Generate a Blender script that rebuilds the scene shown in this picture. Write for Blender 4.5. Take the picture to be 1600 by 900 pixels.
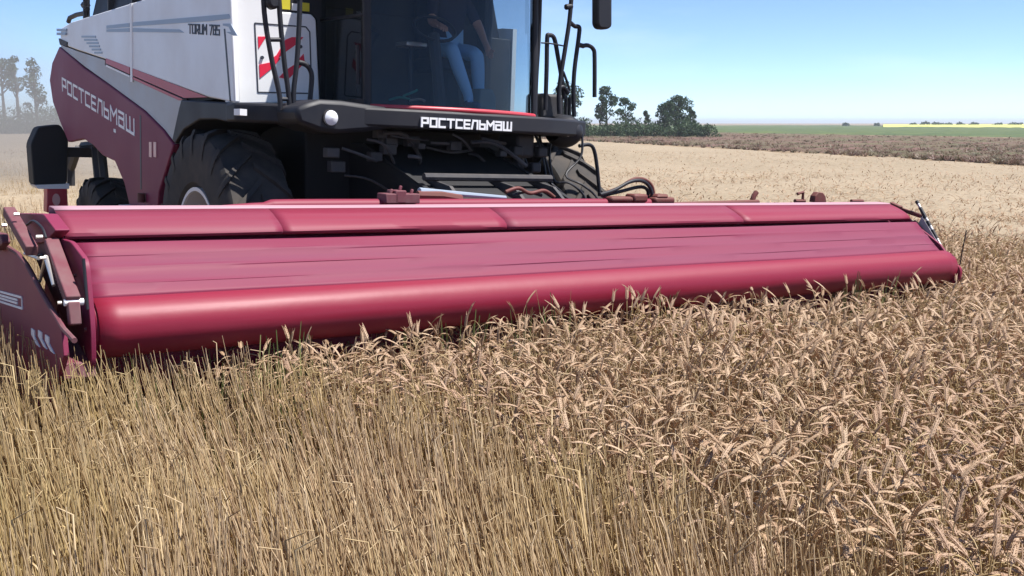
import bpy, bmesh, math, random
import numpy as np
from mathutils import Vector, Matrix, Quaternion
random.seed(7); rng = np.random.default_rng(11)
R = math.radians
S = bpy.context.scene
for o in list(bpy.data.objects): bpy.data.objects.remove(o)
C = S.collection

# ------------------------------------------------------------------ camera
CAMZ = 1.80; FPX = 1570.0; PITCH = math.atan(258 / FPX)
cd = bpy.data.cameras.new('camera'); cam = bpy.data.objects.new('camera', cd); C.objects.link(cam)
cd.sensor_width = 36; cd.lens = FPX / 1600 * 36; cd.clip_start = .05; cd.clip_end = 20000
cam.location = (0, 0, CAMZ); cam.rotation_euler = (R(90) - PITCH, 0, 0)
S.camera = cam

# ------------------------------------------------------------------ sky, sun, exposure
SUN_EL = R(64); SUN_DIR = Vector((0.97, -0.12, 0)).normalized()      # horizontal direction TOWARDS the sun
SUN_AZ = math.atan2(SUN_DIR.x, SUN_DIR.y)                            # clockwise from +Y
w = bpy.data.worlds.new('World'); S.world = w; w.use_nodes = True
wn, wl = w.node_tree.nodes, w.node_tree.links
bg = wn['Background']; sky = wn.new('ShaderNodeTexSky'); sky.sky_type = 'NISHITA'; sky.sun_disc = False
sky.sun_elevation = SUN_EL; sky.sun_rotation = SUN_AZ; sky.altitude = 0; sky.air_density = .45; sky.dust_density = 0; sky.ozone_density = 4.0
tcw = wn.new('ShaderNodeTexCoord'); mpw = wn.new('ShaderNodeMapping'); mpw.inputs['Scale'].default_value = (1.2, 1.2, 6); wl.new(tcw.outputs['Generated'], mpw.inputs[0])
nzw = wn.new('ShaderNodeTexNoise'); nzw.inputs['Scale'].default_value = 2.6; nzw.inputs['Detail'].default_value = 7; nzw.inputs['Roughness'].default_value = .6; wl.new(mpw.outputs[0], nzw.inputs[0])
mrw = wn.new('ShaderNodeMapRange'); mrw.inputs[1].default_value = .50; mrw.inputs[2].default_value = .80; mrw.inputs[3].default_value = 0; mrw.inputs[4].default_value = .25; wl.new(nzw.outputs['Fac'], mrw.inputs[0])
mxw = wn.new('ShaderNodeMixRGB'); mxw.inputs[2].default_value = (5.0, 5.6, 6.6, 1); wl.new(mrw.outputs[0], mxw.inputs[0]); wl.new(sky.outputs[0], mxw.inputs[1])   # thin wisps of cloud all over the sky
wl.new(mxw.outputs[0], bg.inputs[0]); bg.inputs[1].default_value = .12
sd = bpy.data.lights.new('sun', 'SUN'); sun = bpy.data.objects.new('sun', sd); C.objects.link(sun)
sd.energy = 5.0; sd.angle = R(.55); sd.color = (1, .96, .91)
to_sun = Vector((SUN_DIR.x * math.cos(SUN_EL), SUN_DIR.y * math.cos(SUN_EL), math.sin(SUN_EL)))
sun.rotation_euler = (-to_sun).to_track_quat('-Z', 'Y').to_euler(); sun.location = (0, 0, 30)
S.render.engine = 'CYCLES'
S.view_settings.view_transform = 'Standard'; S.view_settings.look = 'None'
S.view_settings.exposure = 0.85; S.view_settings.gamma = 1; S.view_settings.use_curve_mapping = False

# ------------------------------------------------------------------ machine frame: p = along header, q = backwards, r = up
A_ = Vector((0.80775669, 0.58795988, -0.0428054)); B_ = Vector((-0.58849928, 0.80849774, 0.0)); C_ = A_.cross(B_)
NT = Vector((0.92638, 6.54622, -0.94395))
O_ = NT - C_ * 1.05 + Vector((0, 0, CAMZ))
CAMP = Vector((0, 0, CAMZ))
def ray(x, y):
    u = x - 800; v = 450 - y
    return Vector((u, FPX * math.cos(PITCH) + v * math.sin(PITCH), -FPX * math.sin(PITCH) + v * math.cos(PITCH)))
def L(x, y, axis, val):
    """photo pixel -> machine coordinates on the plane p, q or r = val"""
    n = (A_, B_, C_)[axis]; d = ray(x, y)
    t = (val - (CAMP - O_).dot(n)) / d.dot(n)
    P = CAMP + d * t - O_
    return (P.dot(A_), P.dot(B_), P.dot(C_))
def qr(pts, p): return [L(x, y, 0, p)[1:] for x, y in pts]
MF = Matrix(((A_.x, B_.x, C_.x, O_.x), (A_.y, B_.y, C_.y, O_.y), (A_.z, B_.z, C_.z, O_.z), (0, 0, 0, 1)))
def to_local(x, y): d0 = x - O_.x; d1 = y - O_.y; return d0 * .8085 + d1 * .5885, -d0 * .5885 + d1 * .8085
def ground_z(x, y):
    s = (x - O_.x) * .8085 + (y - O_.y) * .5885
    return O_.z - .0428 * 12 * np.tanh(s / 12)
def ground_hit(x, y, lift=0.0):
    d = ray(x, y); P = None; t = 0
    zt = -.5
    for k in range(12):
        t = (zt + lift - CAMZ) / d.z; P = CAMP + d * t; zt = float(ground_z(P.x, P.y))
    return Vector((P.x, P.y, zt))

# ------------------------------------------------------------------ materials
def mat(name, col, rough=.5, metal=0, spec=.5, coat=0, dirt=None, dscale=3, damt=.5, bump=0, bscale=60, bdist=.004, var=0, vscale=6, stretch=None):
    m = bpy.data.materials.new(name); m.use_nodes = True; n, l = m.node_tree.nodes, m.node_tree.links
    b = n['Principled BSDF']; b.inputs['Roughness'].default_value = rough; b.inputs['Metallic'].default_value = metal
    b.inputs['Specular IOR Level'].default_value = spec; b.inputs['Coat Weight'].default_value = coat; b.inputs['Coat Roughness'].default_value = .15
    b.inputs['Base Color'].default_value = (*col, 1)
    tc = n.new('ShaderNodeTexCoord')
    if dirt or var:
        nz = n.new('ShaderNodeTexNoise'); nz.inputs['Scale'].default_value = dscale; nz.inputs['Detail'].default_value = 8; nz.inputs['Roughness'].default_value = .65
        if stretch:
            mp = n.new('ShaderNodeMapping'); mp.inputs['Scale'].default_value = stretch; l.new(tc.outputs['Object'], mp.inputs[0]); l.new(mp.outputs[0], nz.inputs['Vector'])
        else: l.new(tc.outputs['Object'], nz.inputs['Vector'])
        rp = n.new('ShaderNodeMapRange'); rp.inputs[1].default_value = .35; rp.inputs[2].default_value = .75; rp.inputs[3].default_value = 0; rp.inputs[4].default_value = damt
        l.new(nz.outputs['Fac'], rp.inputs[0])
        mx = n.new('ShaderNodeMixRGB'); mx.inputs[1].default_value = (*col, 1); mx.inputs[2].default_value = (*(dirt or [c * (1 - var) for c in col]), 1)
        l.new(rp.outputs[0], mx.inputs[0]); l.new(mx.outputs[0], b.inputs['Base Color'])
        rr = n.new('ShaderNodeMapRange'); rr.inputs[3].default_value = rough; rr.inputs[4].default_value = min(1, rough + .35)
        l.new(rp.outputs[0], rr.inputs[0]); l.new(rr.outputs[0], b.inputs['Roughness'])
    if bump:
        nb = n.new('ShaderNodeTexNoise'); nb.inputs['Scale'].default_value = bscale; nb.inputs['Detail'].default_value = 4
        l.new(tc.outputs['Object'], nb.inputs['Vector'])
        bp = n.new('ShaderNodeBump'); bp.inputs['Strength'].default_value = bump; bp.inputs['Distance'].default_value = bdist
        l.new(nb.outputs['Fac'], bp.inputs['Height']); l.new(bp.outputs[0], b.inputs['Normal'])
    return m
DUST = (.42, .33, .25)
M = {}
M['white'] = mat('white_paint', (.82, .83, .84), .4, coat=.1, dirt=(.52, .49, .46), dscale=1.6, damt=.35, bump=.15, bscale=1.5, bdist=.02)
M['silver'] = mat('silver_paint', (.40, .41, .43), .4, dirt=DUST, dscale=2, damt=.35)
M['stripe_grey'] = mat('grey_stripe', (.28, .33, .40), .4)
M['maroon'] = mat('maroon_paint', (.20, .018, .055), .5, spec=.3, dirt=(.20, .065, .10), dscale=1.3, damt=.4, bump=.15, bscale=1.5, bdist=.02)
M['red'] = mat('red_stripe', (.48, .025, .05), .4, dirt=DUST, damt=.2)
M['header_red'] = mat('header_red', (.20, .007, .030), .5, spec=.35, dirt=(.20, .055, .09), dscale=1.4, damt=.5, stretch=(.12, 6, 6), bump=.1, bscale=2.5, bdist=.015)
M['header_red2'] = mat('header_red_faded', (.18, .009, .034), .52, spec=.35, dirt=(.20, .06, .095), dscale=1.4, damt=.6, stretch=(.12, 6, 6))
M['header_sunlit'] = mat('header_sunlit_edge', (.40, .24, .28), .6, dirt=(.34, .15, .19), dscale=2, damt=.6, stretch=(.2, 4, 4))  # dusty red made paler: sunlight on the flat top strip painted into the colour
M['header_dusty'] = mat('header_red_dusty', (.165, .009, .040), .55, spec=.3, dirt=(.17, .055, .095), dscale=1.1, damt=.75, stretch=(.12, 6, 6), bump=.12, bscale=2, bdist=.02)
M['roll_red'] = mat('front_roll_red', (.21, .005, .024), .45, spec=.4, dirt=(.21, .045, .075), dscale=1.6, damt=.4, stretch=(.15, 5, 5), bump=.15, bscale=4, bdist=.02)
M['black'] = mat('black_plastic', (.012, .013, .019), .5, spec=.35, dirt=(.045, .042, .045), dscale=3, damt=.4)
M['dark'] = mat('dark_steel', (.022, .023, .028), .55, dirt=(.09, .075, .065), dscale=4, damt=.5)
M['rubber'] = mat('rubber', (.022, .021, .021), .85, dirt=(.12, .095, .075), dscale=3, damt=.65, bump=.3, bscale=40)
M['arm'] = mat('arm_red_dirty', (.13, .022, .036), .6, dirt=(.17, .10, .10), dscale=7, damt=.9)
M['shade'] = mat('blackened_steel', (.012, .012, .014), .7)
M['steel'] = mat('bare_steel', (.55, .53, .52), .35, metal=.8, dirt=DUST, damt=.4)
M['rim'] = mat('rim_silver', (.50, .49, .50), .45, metal=.2, dirt=DUST, damt=.5)
M['rimring'] = mat('rim_ring', (.72, .70, .70), .4)
M['rust'] = mat('worn_red_steel', (.13, .025, .022), .6, dirt=(.12, .06, .04), dscale=14, damt=.8)
M['yellow'] = mat('yellow_sticker', (.60, .52, .03), .5)
M['letter'] = mat('lettering_white', (.85, .85, .85), .5)
M['ink'] = mat('lettering_dark', (.03, .035, .05), .5)
M['warn_red'] = mat('warning_red', (.72, .012, .05), .45)
M['reflect'] = mat('reflector_pink', (.75, .42, .38), .3)
M['lens'] = mat('lamp_lens', (.75, .76, .78), .15, coat=.6)
M['seat'] = mat('seat_fabric', (.02, .02, .024), .85)
M['trim'] = mat('cab_trim', (.03, .032, .038), .7)
M['console'] = mat('console_teal', (.12, .17, .19), .5)
M['jeans'] = mat('light_denim', (.28, .52, .80), .85, bump=.3, bscale=300)
M['shirt'] = mat('dark_shirt', (.03, .026, .05), .9)
M['skin'] = mat('skin', (.50, .28, .20), .55)
M['hair'] = mat('hair', (.02, .014, .01), .8)
M['shoe'] = mat('shoe', (.02, .05, .16), .7)
M['green'] = mat('cable_green', (.05, .25, .2), .5)

def glass(name, tint):
    m = bpy.data.materials.new(name); m.use_nodes = True; n, l = m.node_tree.nodes, m.node_tree.links; n.clear()
    out = n.new('ShaderNodeOutputMaterial'); tr = n.new('ShaderNodeBsdfTransparent'); gl = n.new('ShaderNodeBsdfGlossy')
    fr = n.new('ShaderNodeFresnel'); mx = n.new('ShaderNodeMixShader')
    tr.inputs[0].default_value = (*tint, 1); gl.inputs['Roughness'].default_value = .02; gl.inputs[0].default_value = (.75, .8, .86, 1); fr.inputs[0].default_value = 1.42
    l.new(fr.outputs[0], mx.inputs[0]); l.new(tr.outputs[0], mx.inputs[1]); l.new(gl.outputs[0], mx.inputs[2]); l.new(mx.outputs[0], out.inputs[0])
    return m
M['glass'] = glass('tinted_glass', (.62, .69, .73))
M['mirror'] = mat('mirror_face', (.8, .8, .8), .03, metal=1)

# ------------------------------------------------------------------ mesh helpers
class MB:
    def __init__(s): s.v = []; s.f = []; s.mi = []
    def add(s, vs, fs, mi=0):
        k = len(s.v); s.v += [tuple(v) for v in vs]; s.f += [tuple(i + k for i in f) for f in fs]; s.mi += [mi] * len(fs); return s
    def box(s, a, b, mi=0):
        (x0, y0, z0), (x1, y1, z1) = a, b
        return s.add([(x0, y0, z0), (x1, y0, z0), (x1, y1, z0), (x0, y1, z0), (x0, y0, z1), (x1, y0, z1), (x1, y1, z1), (x0, y1, z1)],
                     [(3, 2, 1, 0), (4, 5, 6, 7), (0, 1, 5, 4), (1, 2, 6, 5), (2, 3, 7, 6), (3, 0, 4, 7)], mi)
    def prism_p(s, poly, p0, p1, mi=0):
        """polygon in (q, r) extruded along p"""
        n = len(poly); vs = [(p0, q, r) for q, r in poly] + [(p1, q, r) for q, r in poly]
        fs = [tuple(range(n)), tuple(range(2 * n - 1, n - 1, -1))] + [(i, (i + 1) % n, n + (i + 1) % n, n + i) for i in range(n)]
        return s.add(vs, fs, mi)
    def prism_q(s, poly, q0, q1, mi=0):
        """polygon in (p, r) extruded along q"""
        n = len(poly); vs = [(p, q0, r) for p, r in poly] + [(p, q1, r) for p, r in poly]
        fs = [tuple(range(n)), tuple(range(2 * n - 1, n - 1, -1))] + [(i, (i + 1) % n, n + (i + 1) % n, n + i) for i in range(n)]
        return s.add(vs, fs, mi)
    def prism_r(s, poly, r0, r1, mi=0):
        n = len(poly); vs = [(p, q, r0) for p, q in poly] + [(p, q, r1) for p, q in poly]
        fs = [tuple(range(n)), tuple(range(2 * n - 1, n - 1, -1))] + [(i, (i + 1) % n, n + (i + 1) % n, n + i) for i in range(n)]
        return s.add(vs, fs, mi)
    def tube(s, path, rad, seg=8, mi=0, caps=True):
        path = [Vector(p) for p in path]; n = len(path)
        rads = rad if isinstance(rad, (list, tuple)) else [rad] * n
        vs = []; fs = []; prev = None
        for i, p in enumerate(path):
            t = (path[min(i + 1, n - 1)] - path[max(i - 1, 0)]).normalized()
            if prev is None:
                ref = Vector((0, 0, 1)) if abs(t.z) < .9 else Vector((1, 0, 0)); u = t.cross(ref).normalized()
            else: u = (prev - t * prev.dot(t)).normalized()
            prev = u; w_ = t.cross(u)
            for k in range(seg):
                a = 2 * math.pi * k / seg; vs.append(p + (u * math.cos(a) + w_ * math.sin(a)) * rads[i])
        for i in range(n - 1):
            for k in range(seg):
                fs.append((i * seg + k, i * seg + (k + 1) % seg, (i + 1) * seg + (k + 1) % seg, (i + 1) * seg + k))
        if caps: fs += [tuple(range(seg - 1, -1, -1)), tuple((n - 1) * seg + k for k in range(seg))]
        return s.add(vs, fs, mi)
    def sheet(s, rows, mi=0):
        """grid of points (rows of equal length)"""
        n = len(rows[0]); vs = [p for r_ in rows for p in r_]
        fs = [(i * n + k, i * n + k + 1, (i + 1) * n + k + 1, (i + 1) * n + k) for i in range(len(rows) - 1) for k in range(n - 1)]
        return s.add(vs, fs, mi)
    def lathe(s, prof, c, seg=48, mi=0):
        """profile [(p offset, radius)] closed, turned about the p axis through c"""
        n = len(prof); vs = []; fs = []
        for k in range(seg):
            a = 2 * math.pi * k / seg
            for dp, rr in prof: vs.append((c[0] + dp, c[1] + rr * math.cos(a), c[2] + rr * math.sin(a)))
        for k in range(seg):
            k2 = (k + 1) % seg
            for i in range(n):
                j = (i + 1) % n
                if prof[i][1] == 0 and prof[j][1] == 0: continue
                fs.append((k * n + i, k * n + j, k2 * n + j, k2 * n + i))
        return s.add(vs, fs, mi)
    def build(s, name, m, parent=None, org=(0, 0, 0), smooth=0, bevel=0, label=None, solid=0, subd=0):
        me = bpy.data.meshes.new(name); me.from_pydata([tuple(Vector(v) - Vector(org)) for v in s.v], [], s.f); 
        for mm in (m if isinstance(m, (list, tuple)) else [m]): me.materials.append(mm)
        if any(s.mi): me.polygons.foreach_set('material_index', s.mi)
        bm = bmesh.new(); bm.from_mesh(me); bmesh.ops.remove_doubles(bm, verts=bm.verts, dist=1e-5); bmesh.ops.recalc_face_normals(bm, faces=bm.faces); bm.to_mesh(me); bm.free()
        me.update(); o = bpy.data.objects.new(name, me); C.objects.link(o)
        if smooth:
            me.shade_smooth(); me.set_sharp_from_angle(angle=R(smooth))
        if solid: md = o.modifiers.new('solid', 'SOLIDIFY'); md.thickness = solid; md.offset = 0
        if bevel:
            md = o.modifiers.new('bevel', 'BEVEL'); md.width = bevel; md.segments = 2; md.limit_method = 'ANGLE'; md.angle_limit = R(35)
            me.shade_smooth(); me.set_sharp_from_angle(angle=R(40))
        if parent: o.parent = parent
        if label: o['label'] = label
        return o
def tag(o, label=None, cat=None, group=None, kind=None):
    if label: o['label'] = label
    if cat: o['category'] = cat
    if group: o['group'] = group
    if kind: o['kind'] = kind
    return o
def rounded(poly, rad, seg=4):
    out = []; n = len(poly)
    for i in range(n):
        p0, p1, p2 = Vector(poly[i - 1]), Vector(poly[i]), Vector(poly[(i + 1) % n])
        d0 = (p0 - p1); d1 = (p2 - p1); k = min(rad, d0.length * .45, d1.length * .45)
        a = p1 + d0.normalized() * k; b = p1 + d1.normalized() * k
        for j in range(seg + 1):
            t = j / seg; out.append(tuple(a * (1 - t) ** 2 + p1 * 2 * t * (1 - t) + b * t * t))
    return out
def smooth_path(pts, n=6):
    pts = [Vector(p) for p in pts]; out = []
    for i in range(len(pts) - 1):
        p0 = pts[max(i - 1, 0)]; p1 = pts[i]; p2 = pts[i + 1]; p3 = pts[min(i + 2, len(pts) - 1)]
        for k in range(n):
            t = k / n
            out.append(.5 * ((2 * p1) + (p2 - p0) * t + (2 * p0 - 5 * p1 + 4 * p2 - p3) * t * t + (3 * p1 - p0 - 3 * p2 + p3) * t ** 3))
    out.append(pts[-1]); return out
GL = {'Р': (.7, [[(0, 0), (0, 1), (.7, 1), (.7, .42), (0, .42)]]), 'О': (.75, [[(0, 0), (0, 1), (.75, 1), (.75, 0), (0, 0)]]), 'С': (.7, [[(.7, 1), (0, 1), (0, 0), (.7, 0)]]),
      'Т': (.8, [[(0, 1), (.8, 1)], [(.4, 1), (.4, 0)]]), 'Е': (.65, [[(.65, 1), (0, 1), (0, 0), (.65, 0)], [(0, .5), (.6, .5)]]), 'Л': (.7, [[(0, 0), (.16, 1), (.7, 1), (.7, 0)]]),
      'Ь': (.65, [[(0, 1), (0, 0), (.65, 0), (.65, .58), (0, .58)]]), 'М': (.85, [[(0, 0), (0, 1), (.42, .45), (.85, 1), (.85, 0)]]), 'А': (.7, [[(0, 1), (.7, 1), (.7, 0)], [(.7, 0), (0, 0), (0, .58), (.7, .58)]]),
      'Ш': (1, [[(0, 1), (0, 0), (1, 0), (1, 1)], [(.5, 0), (.5, 1)]]), 'R': (.7, [[(0, 0), (0, 1), (.7, 1), (.7, .45), (0, .45)], [(.3, .45), (.7, 0)]]), 'U': (.7, [[(0, 1), (0, 0), (.7, 0), (.7, 1)]]),
      '7': (.6, [[(0, 1), (.6, 1), (.2, 0)]]), '8': (.6, [[(0, 0), (0, 1), (.6, 1), (.6, 0), (0, 0)], [(0, .5), (.6, .5)]]), '5': (.6, [[(.6, 1), (0, 1), (0, .52), (.6, .52), (.6, 0), (0, 0)]]),
      '▭': (2.0, [[(0, 0), (0, 1), (2.0, 1), (2.0, 0), (0, 0)], [(.25, .65), (1.7, .65)], [(.25, .35), (1.7, .35)]]), ' ': (.5, [])}
def lettering(text, org, ex, ey, height, length, nrm, st=.16, gap=.3, thick=.004, shear=0):
    """stroke letters as thin solid bars; ex/ey unit vectors of writing and up direction"""
    ex, ey, nrm, org = Vector(ex), Vector(ey), Vector(nrm), Vector(org)
    tot = sum(GL[c][0] + gap for c in text) - gap; sx = length / tot; mb = MB(); x = 0; k = 0
    hx = st / 2 * height
    for ch in text:
        wd, strokes = GL[ch]
        for pl in strokes:
            for (x0, y0), (x1, y1) in zip(pl, pl[1:]):
                a = Vector(((x + x0) * sx + y0 * shear * height, y0 * height)); b = Vector(((x + x1) * sx + y1 * shear * height, y1 * height))
                d = (b - a).normalized() * hx; nn = Vector((-d.y, d.x)); a = a - d; b = b + d; k += 1
                th = thick + (k % 7) * .00015
                c4 = [a + nn, b + nn, b - nn, a - nn]
                vs = [org + ex * c.x + ey * c.y + nrm * hgt for hgt in (-.01, th) for c in c4]
                mb.add(vs, [(0, 1, 2, 3), (7, 6, 5, 4), (0, 1, 5, 4), (1, 2, 6, 5), (2, 3, 7, 6), (3, 0, 4, 7)])
        x += wd + gap
    return mb
#==PART2==
# ================================================================== SETTING
def field_mat(name, cols, scale, stretch=(1, 1, 1), rough=.9, bump=.6, bscale=8, bdist=.1):
    m = bpy.data.materials.new(name); m.use_nodes = True; n, l = m.node_tree.nodes, m.node_tree.links
    b = n['Principled BSDF']; b.inputs['Roughness'].default_value = rough; b.inputs['Specular IOR Level'].default_value = .15
    g = n.new('ShaderNodeNewGeometry'); mp = n.new('ShaderNodeMapping'); mp.inputs['Scale'].default_value = stretch; mp.inputs['Rotation'].default_value = (0, 0, R(-20))
    l.new(g.outputs['Position'], mp.inputs[0])
    n1 = n.new('ShaderNodeTexNoise'); n1.inputs['Scale'].default_value = scale; n1.inputs['Detail'].default_value = 10; n1.inputs['Roughness'].default_value = .7
    l.new(mp.outputs[0], n1.inputs[0]); cr = n.new('ShaderNodeValToRGB'); l.new(n1.outputs['Fac'], cr.inputs[0])
    e = cr.color_ramp.elements; e[0].position = .3; e[0].color = (*cols[0], 1); e[1].position = .7; e[1].color = (*cols[-1], 1)
    for i, c in enumerate(cols[1:-1]): x = e.new(.3 + .4 * (i + 1) / (len(cols) - 1)); x.color = (*c, 1)
    l.new(cr.outputs[0], b.inputs['Base Color'])
    nb = n.new('ShaderNodeTexNoise'); nb.inputs['Scale'].default_value = bscale; nb.inputs['Detail'].default_value = 6; l.new(g.outputs['Position'], nb.inputs[0])
    bp = n.new('ShaderNodeBump'); bp.inputs['Strength'].default_value = bump; bp.inputs['Distance'].default_value = bdist; l.new(nb.outputs['Fac'], bp.inputs['Height']); l.new(bp.outputs[0], b.inputs['Normal'])
    return m
M['soil'] = field_mat('soil', [(.10, .07, .045), (.24, .175, .11), (.36, .27, .17)], 6, bscale=30, bdist=.03)
M['canopy'] = field_mat('ripe_grain', [(.25, .20, .135), (.29, .23, .16), (.33, .265, .185)], .12, (1, .25, 1), bscale=3, bdist=.25)
M['fallow'] = field_mat('fallow', [(.10, .055, .045), (.16, .09, .075), (.10, .10, .05), (.20, .125, .095)], .06, (.35, 2.2, 1), bscale=1.2, bdist=.4)
M['greenfield'] = field_mat('green_crop', [(.05, .075, .04), (.08, .11, .045), (.13, .15, .05)], .03, (.3, 2, 1), bscale=1, bdist=.4)
M['yellowfield'] = field_mat('flowering_crop', [(.42, .42, .08), (.60, .60, .16), (.50, .52, .12)], .03, (.3, 2, 1), bscale=1, bdist=.3)

# ground: polar sheet out to the horizon
radii = [0] + list(np.geomspace(1.0, 9000, 90)); nseg = 120
vs = [(0, 0, float(ground_z(0, 0)))]; fs = []
for r_ in radii[1:]:
    for k in range(nseg):
        a = 2 * math.pi * k / nseg; x, y = r_ * math.sin(a), r_ * math.cos(a); vs.append((x, y, float(ground_z(x, y))))
for k in range(nseg): fs.append((0, 1 + (k + 1) % nseg, 1 + k))
for i in range(len(radii) - 2):
    for k in range(nseg):
        a0 = 1 + i * nseg + k; a1 = 1 + i * nseg + (k + 1) % nseg; fs.append((a0, a1, a1 + nseg, a0 + nseg))
g = MB(); g.add(vs, fs); tag(g.build('ground', M['soil'], smooth=60), kind='structure')

# edge of the grain field (seen as the line between tan and brown)
E1, E2 = ground_hit(925, 223, .6), ground_hit(1600, 263, .6)
ed = (E1 - E2).normalized(); en = Vector((ed.y, -ed.x, 0))
if en.dot(E1) < 0: en = -en
def edge_radius(a):
    d = Vector((math.sin(a), math.cos(a), 0)); k = d.dot(en)
    r1 = E1.dot(en) / k if k > .05 else 1e9
    return min(r1, 175 / max(.35, math.cos(a)))
rows = []; na = 160; nr = 60
for i in range(nr + 1):
    row = []
    for k in range(na + 1):
        a = R(-75 + 150 * k / na); r1 = edge_radius(a); r0 = min(15, r1 * .8)
        rr = r0 * (r1 / r0) ** (i / nr); x, y = rr * math.sin(a), rr * math.cos(a)
        h = (.75 if i > 3 else .25 * i) + .05 * math.sin(x * .9 + 1.3 * math.sin(y * .31)) * math.sin(y * .7)
        if i == nr: h = -.1
        if i == 0: h = .02
        row.append((x, y, float(ground_z(x, y)) + h + random.uniform(-.03, .03)))
    rows.append(row)
tag(MB().sheet(rows).build('grain_field', M['canopy'], smooth=50), kind='structure')

def far_sheet(name, near, far, x0, x1, m, lift, amp=0.0, nx=120, ny=14, h0=0.0):
    rows = []
    for j in range(ny + 1):
        row = []
        for i in range(nx + 1):
            x = x0 + (x1 - x0) * i / nx; ya = np.interp(x, *zip(*near)); yb = np.interp(x, *zip(*far))
            P0 = ground_hit(x, ya); P1 = ground_hit(x, yb); P = P0.lerp(P1, (j / ny) ** 1.6)
            row.append((P.x, P.y, P.z + (lift + random.uniform(0, amp) if 0 < j < ny else -.06)))
        rows.append(row)
    return tag(MB().sheet(rows).build(name, m, smooth=50), kind='structure')
far_sheet('fallow_field', [(500, 212), (925, 220), (1600, 256), (2400, 298)], [(500, 203), (925, 206), (1100, 207), (1600, 215), (2400, 232)], 500, 2400, M['fallow'], .03, .25)
far_sheet('green_field', [(500, 203.2), (925, 206.2), (1100, 207.2), (1600, 215.2), (2400, 232.5)], [(500, 195.5), (1600, 196), (2400, 196)], 500, 2400, M['greenfield'], .05, .5)
far_sheet('flowering_field', [(1380, 198.6), (1600, 200.5), (2400, 203)], [(1380, 196), (1600, 195.6), (2400, 195.6)], 1380, 2400, M['yellowfield'], 1.1, .2, ny=6)

# ================================================================== HEADER (stripper front with a long red hood)
HO = (0, .4, 0)
hd = bpy.data.objects.new('stripper_header', None); C.objects.link(hd)
hd.matrix_world = MF @ Matrix.Translation(HO); hd.empty_display_size = .3
tag(hd, 'long dusty red harvesting header with rounded front roll, carried across the front of the combine', 'header')
def hb(mb, name, m, **k): return mb.build(name, m, k.pop('parent', hd), HO if 'org' not in k else k.pop('org'), **k)
def long_sheet(prof, p0, p1, n=70, wob=.0025):
    cols = []
    for i in range(n + 1):
        p = p0 + (p1 - p0) * i / n; cols.append([(p, q + wob * math.sin(p * 2.3 + k * 1.7) * math.sin(p * .7 + k), r + wob * math.sin(p * 1.9 + k)) for k, (q, r) in enumerate(prof)])
    return MB().sheet(cols)
PE = 3.5
cq, cr_, rad = .025, .915, .135
prof = [(cq + rad * math.sin(a), cr_ + rad * math.cos(a)) for a in np.radians(np.linspace(20, -215, 22))]
roll = hb(long_sheet(prof, -PE, PE, wob=.0015), 'front_roll', M['roll_red'], smooth=40, solid=.006)
for s_ in (-1, 1):
    capm = MB()
    capm.prism_p([(cq + (rad - .012) * math.sin(a), cr_ + (rad - .012) * math.cos(a)) for a in np.linspace(0, 2 * math.pi, 24, endpoint=False)], s_ * (PE - .03), s_ * (PE + .012))
    hb(capm, 'roll_end_cap', M['header_red'], smooth=30, bevel=.006)
x0, y0 = prof[0]
lp = [(x0 - .006, y0 + .004), (x0 + .015, y0 + .018)]
for t_ in (.22, .5, .78):
    bx_, bz_ = x0 + .015 + (.318 - x0 - .015) * t_, y0 + .018 + (1.276 - y0 - .018) * t_
    lp += [(bx_ - .012, bz_ - .0108), (bx_ - .010, bz_ - .0055), (bx_ - .001, bz_ + .0022), (bx_ + .010, bz_ + .0087)]
lp += [(.312, 1.270), (.322, 1.276), (.334, 1.262), (.355, 1.230), (.50, 1.222)]
hb(long_sheet(lp, -PE, PE), 'lower_panel', M['header_dusty'], smooth=25, solid=.005)
up = [(.585, 1.415), (.51, 1.388), (.44, 1.358), (.408, 1.340), (.386, 1.322), (.380, 1.308), (.386, 1.296), (.405, 1.291), (.46, 1.292)]
cuts = [-PE - .03, -2.42, -.92, 1.3, PE]
for k in range(4):
    up2 = up
    pn = hb(long_sheet(up2, cuts[k] + .0006, cuts[k + 1] - .0006, n=22, wob=.002), 'upper_panel', M['header_red' if k % 2 else 'header_red2'], smooth=35, solid=.005)
hb(long_sheet([(.583, 1.418), (.60, 1.424), (.70, 1.428), (.715, 1.418), (.715, 1.37)], -PE - .03, PE, wob=.0012), 'top_edge', M['header_sunlit'], smooth=25, solid=.006)
hb(MB().prism_p([(.55, 1.26), (.74, 1.36), (.80, 1.30), (1.05, .95), (1.1, .45), (.9, .30), (.35, .32), (.3, .40), (.75, .5), (.72, .95)], -PE, PE), 'back_wall', M['maroon'], bevel=.01)
rot = MB().lathe([(-PE + .06, 0), (-PE + .06, .2), (PE - .06, .2), (PE - .06, 0)], (0, .36, .72), 20)
hb(rot, 'rotor', M['maroon'], smooth=40)
hb(MB().tube(smooth_path([(-2.55, .95, 1.385), (-2.3, .95, 1.40), (-1.9, .95, 1.405), (0, .95, 1.405), (1.0, .95, 1.405)], 5), [.03] * 6 + [.045] * 15, 12), 'rear_tube', M['header_red'], smooth=50)
hb(MB().tube([(1.0, .93, 1.40), (2.1, .93, 1.42)], .022, 10), 'rear_rod', M['rust'], smooth=50)
# struts that carry the tubes from the back wall
for p in (-2.2, -1.0, .2, 1.0, 1.9): hb(MB().tube([(p, .93, 1.39), (p, .90, 1.16)], .022, 6), 'tube_bracket', M['rust'])

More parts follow.
